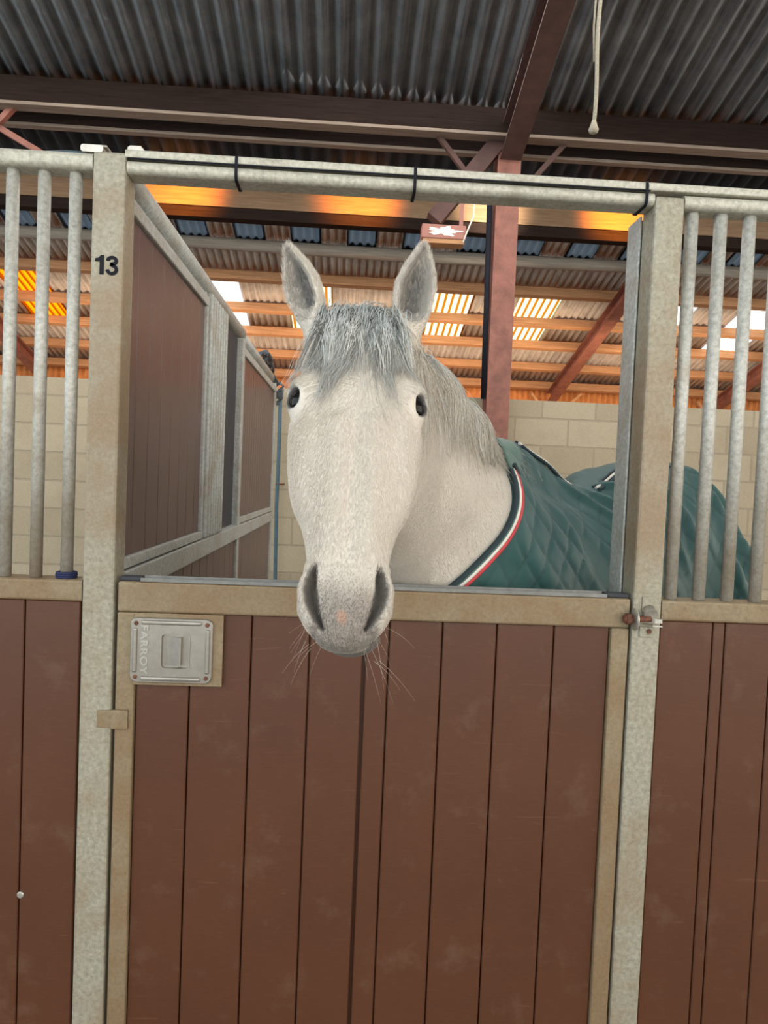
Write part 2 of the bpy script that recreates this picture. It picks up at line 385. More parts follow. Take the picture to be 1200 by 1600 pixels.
# ------------------------------------------------------------------ roof timbers and steel
def purlin(name, m, y, w, h, dz, label, x0=XL, x1=XR, tilt=True, group=None, cat='roof beam'):
    z = roof_z(y)+dz; bm = BM(); add_box(bm, x0, x1, -w/2, w/2, -h/2, h/2, .004)
    if tilt: bmesh.ops.rotate(bm, verts=bm.verts, cent=(0, 0, 0), matrix=Matrix.Rotation(-SL, 3, 'X'))
    bmesh.ops.translate(bm, verts=bm.verts, vec=(0, y, z))
    return tag(link(name, bm, m, None, (0, y, z)), label, cat, group, 'thing')
for y, lab, mm in ((8.536, 'timber purlin at the eave, lowest of the lean-to roof', 'timber'), (7.953, 'timber purlin second up from the eave', 'timber'),
               (7.35, 'timber purlin running under the lower edge of the roof lights', 'timber'), (6.80, 'timber purlin crossing the middle of the roof lights', 'timber'),
               (6.16, 'timber purlin above the upper edge of the roof lights', 'timber')):
    purlin('roof_purlin', M[mm], y, .075, .10, 0, lab)
z = roof_z(5.55)-.03
tag(tube('roof_pole', M['pole'], [(XL, 5.55, z), (-2, 5.55, z+.01), (.5, 5.55, z-.015), (3, 5.55, z+.008), (XR, 5.55, z)], [.06, .055, .062, .057, .055], None, 16),
    'round grey timber pole below the bluish roof strips', 'pole')
# stacked boards lit orange, and the dark beam below them
tag(box('roof_board', M['board'], (XL, XR, 5.02, 5.10, 4.115, 4.27)), 'upper board of the orange-lit pair under the roof', 'board', kind='thing')
tag(box('roof_board', M['board'], (XL, XR, 5.0, 5.08, 3.935, 4.108)), 'lower board of the orange-lit pair under the roof', 'board', kind='thing')
tag(box('roof_beam', M['timber_dark'], (XL, XR, 5.0, 5.12, 3.835, 3.928)), 'dark beam directly below the orange-lit boards', 'roof beam', kind='thing')
# front purlins: dark faces, paler undersides
def deep_purlin(y0, y1, z0, z1, label):
    t = thing('roof_purlin', (0, (y0+y1)/2, z0), label, 'roof beam', None, 'thing')
    box('beam', M['timber_dark'], (XL, XR, y0, y1, z0+.012, z1), t); box('underside', M['underside'], (XL, XR, y0-.004, y1, z0-.012, z0+.0115), t)
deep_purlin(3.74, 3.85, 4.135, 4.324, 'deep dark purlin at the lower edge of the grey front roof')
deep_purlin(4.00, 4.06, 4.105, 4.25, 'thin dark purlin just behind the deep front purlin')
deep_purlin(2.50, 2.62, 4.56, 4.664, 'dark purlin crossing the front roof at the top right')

def i_beam(bm, a, b, w, h, t):
    a, b = Vector(a), Vector(b); d = (b-a).normalized(); s = Vector((1, 0, 0)) if abs(d.x) < .5 else Vector((0, 1, 0)); s = (s-d*s.dot(d)).normalized(); u = s.cross(d)
    for (o, ww, hh) in ((u*(h/2-t/2), w, t), (-u*(h/2-t/2), w, t), (Vector(), t, h-2*t)):
        v = []
        for p in (a+o, b+o):
            for i, j in ((-1,-1),(1,-1),(1,1),(-1,1)): v.append(bm.verts.new(p+s*i*ww/2+u*j*hh/2))
        for q in ((3,2,1,0),(4,5,6,7),(0,1,5,4),(1,2,6,5),(2,3,7,6),(3,0,4,7)): bm.faces.new([v[i] for i in q])
CX = 1.108
t = thing('steel_column', (CX, 3.93, 0), 'red oxide painted steel column in front of the block wall', 'column', None, 'thing')
bm = BM(); i_beam(bm, (CX, 3.93, 0), (CX, 3.93, 4.1), .175, .18, .012); link('shaft', bm, M['redpaint'], t)
box('base_plate', M['redpaint'], (CX-.12, CX+.12, 3.82, 4.045, 0, .02), t)
tag(tube('cable_conduit', M['black'], [(.975, 3.86, 3.75), (.987, 3.86, 3.0), (.997, 3.86, 2.21)], .021), 'black conduit running down the left edge of the red column', 'conduit')
def rafter(x, y0, y1, dz, w, h, label, m='redpaint'):
    bm = BM(); i_beam(bm, (x, y0, roof_z(y0)+dz), (x, y1, roof_z(y1)+dz), w, h, .014)
    tag(link('steel_rafter', bm, M[m], None, (x, y0, roof_z(y0)+dz)), label, 'rafter', None, 'thing')
rafter(CX, -6.0, 3.84, -.19, .16, .22, 'dark red rafter above the red column, running overhead towards the viewer', 'darksteel')
rafter(2.80, 5.14, 8.6, -.13, .13, .15, 'red rafter sloping down behind the right door post')
rafter(-4.22, 5.14, 8.6, -.13, .13, .15, 'red rafter sloping down behind the left bars')
rafter(5.18, 5.14, 8.6, -.13, .13, .15, 'red rafter sloping down behind the right bars')
def brace(a, b, w, label, m='darksteel', cat='brace'):
    bm = BM(); add_beam(bm, a, b, w, w); tag(link('roof_brace', bm, M[m], None, a), label, cat, None, 'thing')
brace((.46, 3.82, 4.25), (.86, 3.86, 3.80), .035, 'thin brace left of the overhead rafter')
brace((1.63, 3.82, 4.27), (1.24, 3.86, 3.80), .035, 'thin brace right of the overhead rafter')
brace((-2.38, 3.80, 4.29), (-2.75, 3.86, 3.91), .04, 'thin brace in the upper left corner, top one', 'redpaint')
brace((-2.75, 3.86, 4.06), (-2.30, 3.86, 3.82), .04, 'thin brace in the upper left corner, lower one', 'redpaint')
brace((1.04, 3.88, 4.16), (.56, 3.88, 3.53), .12, 'thick dark brace dropping from the column head to the flaky box')
for x in (2.80, 5.18):
    brace((x-.30, 8.55, 2.87), (x-.06, 8.6, 2.60), .035, 'short knee strut left of the rafter foot behind the %s' % ('right door post' if x < 4 else 'right bars'), 'timber', 'strut')
    brace((x+.42, 8.55, 2.90), (x+.14, 8.6, 2.62), .035, 'short knee strut right of the rafter foot behind the %s' % ('right door post' if x < 4 else 'right bars'), 'timber', 'strut')
# flaky painted box hanging at the foot of the brace
t = thing('junction_box', (.635, 3.83, 3.34), 'red box with flaking white paint hanging above the right ear', 'box')
box('case', M['flaked'], (.468, .798, 3.79, 3.92, 3.372, 3.475), t, .006)
box('base_board', M['timber'], (.478, .788, 3.795, 3.915, 3.338, 3.3715), t, .004)
bm = BM(); pts = []
for k in range(40):
    a = 2*math.pi*k/40; r = 1+.28*math.sin(5*a+1)+.18*math.sin(11*a); pts.append((.633+.105*r*math.cos(a), 3.425+.030*r*math.sin(a)))
add_prism(bm, pts, 'y', 3.787, 3.7895); link('paint_patch', bm, M['white_paint'], t)
box('hanger', M['flaked'], (.745, .775, 3.80, 3.81, 3.475, 3.66), t, .002)
tag(tube('thin_cord', M['white_paint'], [(.775, 3.775, 3.345), (.80, 3.775, 3.42), (.85, 3.8, 3.55), (.86, 3.85, 3.9)], .006, None, 6), 'thin pale cord rising from the flaky box', 'cord')
# knotted cord hanging from the roof
t = thing('hanging_cord', (1.083, 1.74, 3.236), 'pale knotted cord hanging from the roof at upper right', 'cord')
bm = BM(); pts = [(1.083+.004*math.sin(9*k*.05), 1.74, 3.262+.04*k) for k in range(40)]; add_tube(bm, pts, .0095, 8); link('strand', bm, M['rope'], t)
bm = BM(); add_tube(bm, [(1.083, 1.74, 3.225), (1.083, 1.74, 3.23), (1.083, 1.74, 3.243), (1.083, 1.74, 3.262), (1.083, 1.74, 3.285)], [.012, .020, .024, .016, .0095], 12); link('knot', bm, M['rope'], t)
bm = BM(); add_tube(bm, [(1.072, 1.75, 3.56), (1.062, 1.75, 3.72), (1.066, 1.75, 3.9), (1.08, 1.75, 4.8)], .005, 6); link('loose_end', bm, M['rope'], t)

# ------------------------------------------------------------------ stall front
def board_panel(name, m, xs, y0, y1, z0, z1, parent, gap=.0016, wide=None, axis='x', bev=.0022):
    """tongue-and-groove boards with chamfered joints, one mesh"""
    bm = BM()
    for i, (a, b) in enumerate(zip(xs, xs[1:])):
        ga = gap if not (wide and abs(a-wide) < 1e-6) else .0075
        if axis == 'x': add_box(bm, a+ga, b-gap, y0, y1, z0, z1, bev, 1)
        else: add_box(bm, y0, y1, a+ga, b-gap, z0, z1, bev, 1)
    if axis == 'x':
        cut = [xs[0], xs[-1]]
        for a, b in zip(cut[0::2], cut[1::2]): add_box(bm, a, b, y1-.008, y1-.002, z0+.002, z1-.002)
    else: add_box(bm, y0+.002, (y0+y1)/2, xs[0], xs[-1], z0+.002, z1-.002)
    return link(name, bm, m, parent)
# door posts
def door_post(x0, x1, top, label):
    t = thing('door_post', ((x0+x1)/2, .04, 0), label, 'post')
    box('upright', M['post'], (x0, x1, 0, .08, 0, top), t, .007); return t
LP = door_post(-.616, -.541, 2.281, 'galvanised left door post carrying the black number 13')
RP = door_post(.704, .776, 2.258, 'galvanised right door post with the bolt keep')
bm = BM()                                             # channel behind the right post
add_box(bm, .697, .702, .075, .155, .05, 2.234, .001); add_box(bm, .702, .77, .1, .155, .05, 2.234, .002); link('rear_channel', bm, M['part'], RP)
# black figures 1 and 3
def stroke(bm, pts, w, y0, y1):
    L, Rr = [], []
    for i, p in enumerate(pts):
        d = Vector(pts[min(i+1, len(pts)-1)])-Vector(pts[max(i-1, 0)]); n = Vector((-d.y, d.x)).normalized()*w/2
        L.append((p[0]+n.x, p[1]+n.y)); Rr.append((p[0]-n.x, p[1]-n.y))
    for i in range(len(pts)-1): add_prism(bm, [L[i], L[i+1], Rr[i+1], Rr[i]], 'y', y0, y1)
bm = BM()
add_prism(bm, [(-.5940, 2.0005), (-.5845, 2.0005), (-.5845, 2.0445), (-.5915, 2.0445), (-.5965, 2.0385), (-.6045, 2.0365), (-.6045, 2.0295), (-.5940, 2.0295)], 'y', -.0016, .001)
cx = -.5660
up_ = [(cx-.0095+.0, 2.0320)]+[(cx+.0095*math.cos(math.radians(a)), 2.0325+.0075*math.sin(math.radians(a))) for a in range(165, -75, -20)]+[(cx-.004, 2.0243)]
lo_ = [(cx-.004, 2.0243)]+[(cx+.0102*math.cos(math.radians(a)), 2.0125+.0093*math.sin(math.radians(a))) for a in range(75, -175, -20)]+[(cx-.0105, 2.0125)]
stroke(bm, up_, .0082, -.0016, .001); stroke(bm, lo_, .0082, -.0016, .001)
tag(link('number', bm, M['black'], LP), 'black number 13')
# clamps and cable over the left post
bm = BM(); add_prism(bm, rrect(-.648, -.597, 2.2815, 2.298, .006), 'y', .01, .07); add_box(bm, -.615, -.592, .02, .06, 2.298, 2.303, .002); link('clamp', bm, M['zinc'], LP)
# keep on the right post
t = RP
box('keep_plate', M['post'], (.725, .757, -.005, 0, 1.258, 1.297), t, .002)
bm = BM(); add_tube(bm, [(.7415, -.004, 1.27), (.7415, -.012, 1.258), (.7415, -.02, 1.254)], [.014, .016, .017], 14); link('keep_loop', bm, M['zinc'], t)
bm = BM(); add_prism(bm, [(.722, -.001), (.748, -.03), (.764, -.034), (.764, -.02), (.752, -.016), (.735, -.001)], 'z', 1.2375, 1.2475)
add_prism(bm, [(.730, -.001), (.745, -.026), (.766, -.032), (.766, -.026), (.75, -.018), (.742, -.001)], 'z', 1.228, 1.231); link('keep_strap', bm, M['zinc'], t)
box('lower_plate', M['post'], (.722, .755, -.005, 0, 1.197, 1.223), t, .002)
bm = BM(); add_tube(bm, [(.744, 0, 1.2125), (.744, -.011, 1.2125)], .006, 6); link('bolt_head', bm, M['rust'], t)
bm = BM(); add_tube(bm, [(.743, 0, 1.2725), (.743, -.008, 1.2725)], .005, 6); link('bolt_head', bm, M['rust'], t)

# door
D = thing('stable_door', (.08, .025, .12), 'brown boarded lower stable door under the horse with galvanised frame', 'door', None, 'thing')
bm = BM()
add_box(bm, -.533, .698, 0, .05, 1.217, 1.289, .005)
link('top_rail', bm, M['door_frame'], D)
box('stile', M['door_frame'], (-.533, -.489, 0, .05, .12, 1.2165), D, .005)
box('stile', M['door_frame'], (.654, .698, 0, .05, .12, 1.2165), D, .005)
box('bottom_rail', M['door_frame'], (-.489, .654, .002, .048, .12, .18), D, .004)
bm = BM(); add_prism(bm, [(.004, 1.290), (.004, 1.2985), (.007, 1.2985), (.008, 1.2925), (.040, 1.2925), (.041, 1.3000), (.046, 1.3000), (.046, 1.290)], 'x', -.482, .640); link('cap_channel', bm, M['cap'], D)
for a, b in ((-.533, -.484), (.642, .698)):
    box('rubber_end', M['rubber'], (a, b, .012, .05, 1.2895, 1.299), D, .002)
board_panel('board_panel', M['plank'], [-.489, -.362, -.2177, -.0785, .051, .113, .242, .3755, .516, .654], .012, .040, .18, 1.217, D, wide=.051)
box('latch_plate', M['door_frame'], (-.492, -.283, -.004, .006, 1.045, 1.2168), D, .0015)
LT = None
def latch():
    bm = BM(); x0, x1, z0, z1 = -.497, -.306, 1.054, 1.207
    O_, I_ = rrect(x0, x1, z0, z1, .016, 5), rrect(-.424, -.360, 1.089, 1.170, .008, 5); n = len(O_)
    ring = lambda P, y: [bm.verts.new((p[0], y, p[1])) for p in P]
    o0, o1, o2, i1, i2 = ring(O_, -.0045), ring(O_, -.0115), ring([(p[0]*.985+.015*-.4015, p[1]*.985+.015*1.1305) for p in O_], -.0128), ring(I_, -.0128), ring([(p[0]*.97+.03*-.392, p[1]*.97+.03*1.1295) for p in I_], -.0055)
    for a, b in ((o0, o1), (o1, o2), (o2, i1), (i1, i2)):
        for q in range(n): bm.faces.new((a[q], a[(q+1) % n], b[(q+1) % n], b[q]))
    bm.faces.new(i2)
    # pressed ribs round the edge
    for q in ((x0+.026, x1-.026, z1-.015, z1-.005), (x0+.026, x1-.026, z0+.005, z0+.015)): add_box(bm, q[0], q[1], -.0185, -.011, q[2], q[3], .0045, 3)
    for q in ((x0+.006, x0+.016, z0+.024, z1-.024), (x1-.016, x1-.006, z0+.024, z1-.024)): add_box(bm, q[0], q[1], -.0185, -.011, q[2], q[3], .0045, 3)
    lt = tag(link('latch', bm, M['steel'], D), 'pressed stainless latch plate')
    # recessed pull: raised rim, hollow and thumb lip
    bm = BM(); rim = rrect(-.4265, -.3575, 1.0865, 1.1725, .009, 4); inn = rrect(-.424, -.360, 1.089, 1.170, .008, 4)
    A = [bm.verts.new((p[0], -.0150, p[1])) for p in rim]; B = [bm.verts.new((p[0], -.0150, p[1])) for p in inn]; Cc = [bm.verts.new((p[0], -.0125, p[1])) for p in rim]; Dd = [bm.verts.new((p[0], -.0125, p[1])) for p in inn]
    n = len(A)
    for i in range(n):
        j = (i+1) % n
        bm.faces.new((A[i], A[j], B[j], B[i])); bm.faces.new((A[i], A[j], Cc[j], Cc[i])); bm.faces.new((B[i], B[j], Dd[j], Dd[i]))
    link('pull_rim', bm, M['steel'], lt)
    bm = BM(); prof = [(-.417, -.0058), (-.404, -.0085), (-.392, -.014), (-.382, -.0195), (-.378, -.018), (-.378, -.0058)]
    add_prism(bm, prof, 'z', 1.097, 1.163); link('pull', bm, M['steel'], lt)
    for x, z in ((x0+.013, z0+.013), (x1-.013, z0+.013), (x0+.013, z1-.013), (x1-.013, z1-.013)):
        bm = BM(); add_tube(bm, [(x, -.011, z), (x, -.0142, z), (x, -.015, z)], [.0052, .0052, .0035], 12); tag(link('screw', bm, M['rust'], lt), 'rusty brown screw')
    # raised lettering reading down the plate
    cu = bpy.data.curves.new('lettering', 'FONT'); cu.body = 'FARROY'; cu.size = .0225; cu.extrude = .0016; cu.offset = .0006; cu.space_character = 1.13
    tmp = bpy.data.objects.new('tmp', cu); col.objects.link(tmp)
    dg = bpy.context.evaluated_depsgraph_get(); me = bpy.data.meshes.new_from_object(tmp.evaluated_get(dg)); bpy.data.objects.remove(tmp)
    # text x runs down (-z), text y runs to +x, raised towards -y
    me.transform(Matrix(((0, 1, 0, -.4715), (0, 0, -1, -.0138), (-1, 0, 0, 1.189), (0, 0, 0, 1))))
    bm = BM(); bm.from_mesh(me); w = max(v.co.z for v in bm.verts)-min(v.co.z for v in bm.verts)
    top = max(v.co.z for v in bm.verts)
    for v in bm.verts: v.co.z = 1.190+(v.co.z-top)*(.117/w)
    link('lettering', bm, M['bright'], lt)
latch()
bm = BM(); add_box(bm, -.573, -.538, -.004, 0, .94, .982, .0015); add_box(bm, -.540, -.500, -.0075, -.0005, .938, .984, .0015); link('stop_plate', bm, M['door_frame'], D)
bolt = tube('bolt', M['rust'], [(.676, -.016, 1.243), (.700, -.016, 1.2435), (.728, -.020, 1.244), (.742, -.020, 1.2445)], [.0085, .0075, .0065, .0065], D, 12)
bm = BM(); add_tube(bm, [(.701, -.018, 1.2425), (.7045, -.018, 1.2425)], .027, 24); add_tube(bm, [(.700, -.018, 1.2425), (.7055, -.018, 1.2425)], .0225, 24); link('washer', bm, M['zinc'], bolt)
bm = BM(); add_tube(bm, [(.682, -.016, 1.243), (.694, -.016, 1.243)], .0145, 6); link('nut', bm, M['rust'], bolt)

# barred fixed panels either side
def bars_panel(x0, x1, bx, bxr, seams, label, top0, top1):
    t = thing('barred_screen', ((x0+x1)/2, .04, .12), label, 'stall panel', None, 'thing')
    bm = BM(); add_prism(bm, rrect(.005, .075, 1.237, 1.288, .006, 3), 'x', x0, x1); link('mid_rail', bm, M['door_frame'], t)
    bm = BM(); add_prism(bm, rrect(.005, .075, top0, top1, .0145, 6, (1, 1, 1, 1)), 'x', x0, x1); link('top_rail', bm, M['rail'], t)
    for x in bx:
        bm = BM(); add_tube(bm, [(x, .038, 1.287), (x, .038, top0+.008)], bxr, 16); link('bar', bm, M['bar'], t)
    board_panel('board_panel', M['plank'], seams, .012, .04, .2, 1.2365, t)
    box('bottom_rail', M['door_frame'], (x0, x1, .01, .06, .12, .198), t)
    return t
LPN = bars_panel(-1.9, -.618, [-.666-.0722*k for k in range(17)], .0145, [-1.9, -1.76, -1.62, -1.48, -1.34, -1.2, -1.05, -.901, -.751, -.621], 'barred stall front to the left of post 13 with brown boards', 2.2405, 2.2795)
RPN = bars_panel(.778, 2.4, [.8115+.0722*k for k in range(22)], .0155, [.778, .9135, .9445, 1.063, 1.2, 1.34, 1.48, 1.62, 1.76, 1.9, 2.04, 2.18, 2.4], 'barred stall front to the right of the door with brown boards', 2.2345, 2.2680)
bm = BM(); add_tube(bm, [(-.746, .0125, .524), (-.746, .009, .524), (-.746, .0075, .524)], [.0085, .0085, .006], 16); tag(link('screw_cap', bm, M['zinc'], LPN), 'pale round screw cap')
# rail over the door: flat strip on a rounded tube
OR = thing('overhead_rail', (.08, .04, 2.217), 'galvanised double rail spanning the top of the doorway', 'rail', None, 'thing')
bm = BM(); add_prism(bm, rrect(.002, .078, 2.236, 2.2670, .0145, 6), 'x', -.540, .703); link('lower_tube', bm, M['rail'], OR)
bm = BM(); add_prism(bm, rrect(.0, .07, 2.2695, 2.2885, .004, 3), 'x', -.543, 2.4); link('upper_strip', bm, M['rail'], OR)
bm = BM(); add_prism(bm, [(-.541, 2.289), (-.541, 2.297), (-.535, 2.301), (-.511, 2.301), (-.500, 2.289)], 'y', .01, .06); link('end_clip', bm, M['zinc'], OR)
tag(tube('black_cable', M['black'], [(-.600, .05, 2.289), (-.57, .05, 2.287), (-.545, .03, 2.290)], .004, None, 8), 'short black cable between the clamps on top of post 13', 'cable')
tag(tube('black_cable', M['black'], [(-.538, .001, 2.2682), (0, .001, 2.2682), (.69, .001, 2.2682)], .0022, None, 8), 'black cable lying along the groove of the overhead rail', 'cable')
for x, lab in ((-.289, 'black cable tie on the overhead rail, left of the horse'), (.127, 'black cable tie on the overhead rail, above the right ear'), (.681, 'black cable tie on the overhead rail, next to the right post')):
    bm = BM(); P = rrect(-.0035, .081, 2.2325, 2.2925, .015, 6); Q = rrect(-.0015, .079, 2.2345, 2.2905, .014, 6); n = len(P)
    A = [bm.verts.new((x-.0035, *p)) for p in P]; B = [bm.verts.new((x+.0035, *p)) for p in P]; A2 = [bm.verts.new((x-.0035, *p)) for p in Q]; B2 = [bm.verts.new((x+.0035, *p)) for p in Q]
    for i in range(n):
        j = (i+1) % n
        bm.faces.new((A[i], A[j], B[j], B[i])); bm.faces.new((A2[i], A2[j], B2[j], B2[i])); bm.faces.new((A[i], A[j], A2[j], A2[i])); bm.faces.new((B[i], B[j], B2[j], B2[i]))
    tag(link('cable_tie', bm, M['black'], None, (x, .04, 2.2325)), lab, 'cable tie')
tag(tube('blue_pipe', M['blue'], [(-.735, .045, 2.284), (-.69, .042, 2.286), (-.650, .04, 2.286)], .007, None, 10), 'thin blue pipe lying on the rail left of post 13', 'pipe')
bm = BM()
for z, r in ((1.2905, .0215), (1.2955, .0225), (1.3005, .0215)): add_tube(bm, [(-.666+r*math.cos(k*math.pi/12), .038+r*math.sin(k*math.pi/12), z) for k in range(25)], .0032, 8, False)
tag(link('elastic_band', bm, M['navy'], None, (-.666, .038, 1.288)), 'navy band round the foot of the bar next to post 13', 'band')

# ------------------------------------------------------------------ partition between the stalls
PX = -.55
PT = thing('stall_partition', (PX-.025, 1.9, 0), 'brown boarded stall partition with galvanised frame running back from post 13', 'partition', None, 'thing')
tube('top_tube', M['part'], [(PX-.03, .085, 2.268), (PX-.03, 2.05, 2.268)], .032, PT, 20)
tube('top_tube', M['part'], [(PX-.03, 2.052, 2.255), (PX-.03, 3.68, 2.255)], .028, PT, 20)
def pbox(name, m, y0, y1, z0, z1, x0=PX-.05, x1=PX, bev=.003): return box(name, M[m], (x0, x1, y0, y1, z0, z1), PT, bev)
pbox('front_upright', 'part', .083, .108, .02, 2.236)
pbox('upper_frame', 'part', .108, 1.09, 2.178, 2.215, bev=.004)
pbox('upper_frame', 'part', 2.055, 3.62, 2.16, 2.20, bev=.004)
pbox('mid_rail', 'part', .108, 3.62, 1.232, 1.298, PX-.05, PX+.006)
pbox('lower_frame', 'part', .108, 1.09, 1.303, 1.332)
pbox('lower_frame', 'part', 2.055, 3.62, 1.303, 1.335)
pbox('middle_upright', 'part', 1.985, 2.055, .02, 2.235)
pbox('end_upright', 'part', 3.62, 3.68, .02, 2.235)
ys = [.108]+[.2+.128*k for k in range(7)]+[1.06]
board_panel('board_panel', M['plank2'], ys, PX-.04, PX-.012, 1.332, 2.178, PT, axis='y', gap=.002)
bm = BM()
for k in range(7): add_box(bm, PX-.014, PX+.010, 1.105+k*.056, 1.131+k*.056, 1.302, 2.236, .008, 3)
add_box(bm, PX-.04, PX-.012, 1.08, 1.49, 1.302, 2.236); link('ribbed_panel', bm, M['part'], PT)
pbox('upright', 'part', 1.06, 1.088, 1.332, 2.178)
pbox('rubber_panel', 'rubber', 1.49, 1.985, 1.302, 2.23, PX-.045, PX-.03)
board_panel('board_panel', M['plank2'], [2.055+.0978*k for k in range(17)], PX-.04, PX-.012, 1.335, 2.16, PT, axis='y', gap=.002)
board_panel('board_panel', M['plank2'], [.108]+[.25+.1445*k for k in range(13)], PX-.04, PX-.012, .1, 1.232, PT, axis='y', gap=.002)
board_panel('board_panel', M['plank2'], [2.055+.1957*k for k in range(9)], PX-.04, PX-.012, .1, 1.232, PT, axis='y', gap=.002)
# cord bundle tied over the far end
bm = BM()
for s in range(5):
    a = rng.uniform(0, 6); pts = []
    for k in range(26):
        u = k/25; pts.append((PX-.02+.028*math.sin(7*u+a)+.012*s*(.5-u), 2.75+.98*u, 2.285+.075*math.sin(math.pi*min(1, u*1.15))*(1-.12*s)-.06*u*u+.008*math.sin(13*u+a)))
    add_tube(bm, pts, .0095, 8)
for s in range(4):
    pts = [(PX+.01+.035*math.cos(k*.55+s), 3.70+.02*math.sin(k*.4+s), 2.21+.035*math.sin(k*.55+s*1.3)-.006*k) for k in range(18)]; add_tube(bm, pts, .008, 8)
tag(link('cord_bundle', bm, plain('blue_grey_cord', (.09, .10, .115), .8, 0, .4, 60), None, (PX, 3.2, 2.28)), 'tangled dark cords tied over the far end of the partition rail', 'cord')
HX = -.548
tag(tube('blue_hose', M['blue'], [(HX-.004, 4.0, 2.16), (HX, 4.0, 1.8), (HX-.003, 4.0, 1.3), (HX+.008, 4.0, .7), (HX+.008, 4.0, .05)], .0145, None, 12), 'blue hose running down the block wall beside the partition end', 'hose')
t = thing('hose_clip', (HX+.03, 4.03, 1.49), 'small rusty clip holding the blue hose to the wall', 'clip')
bm = BM(); add_tube(bm, [(HX+.017*math.cos(k*math.pi/8), 4.0+.017*math.sin(k*math.pi/8), 1.495) for k in range(17)], .003, 6, False); add_tube(bm, [(HX+.017, 4.0, 1.495), (HX+.04, 4.035, 1.497), (HX+.045, 4.05, 1.497)], .006, 8); link('hook', bm, M['rust'], t)
# small drinker fitting low on the back wall
t = thing('drinker', (3.25, 4.0, .72), 'small rusty pipe fitting with a clear bulb on the block wall behind the right bars', 'fitting')
bm = BM(); add_tube(bm, [(3.17, 4.0, .72), (3.34, 4.0, .72)], .018, 10); add_tube(bm, [(3.25, 4.0, .72), (3.25, 4.0, .765)], [.03, .026], 12); add_tube(bm, [(3.25, 4.0, .72), (3.25, 4.05, .72)], .016, 10); link('pipe', bm, M['rust'], t)
bm = BM(); add_tube(bm, [(3.25, 4.0, .766), (3.25, 4.0, .80), (3.25, 4.0, .84), (3.25, 4.0, .85)], [.022, .032, .03, .012], 14); link('bulb', bm, M['zinc'], t)
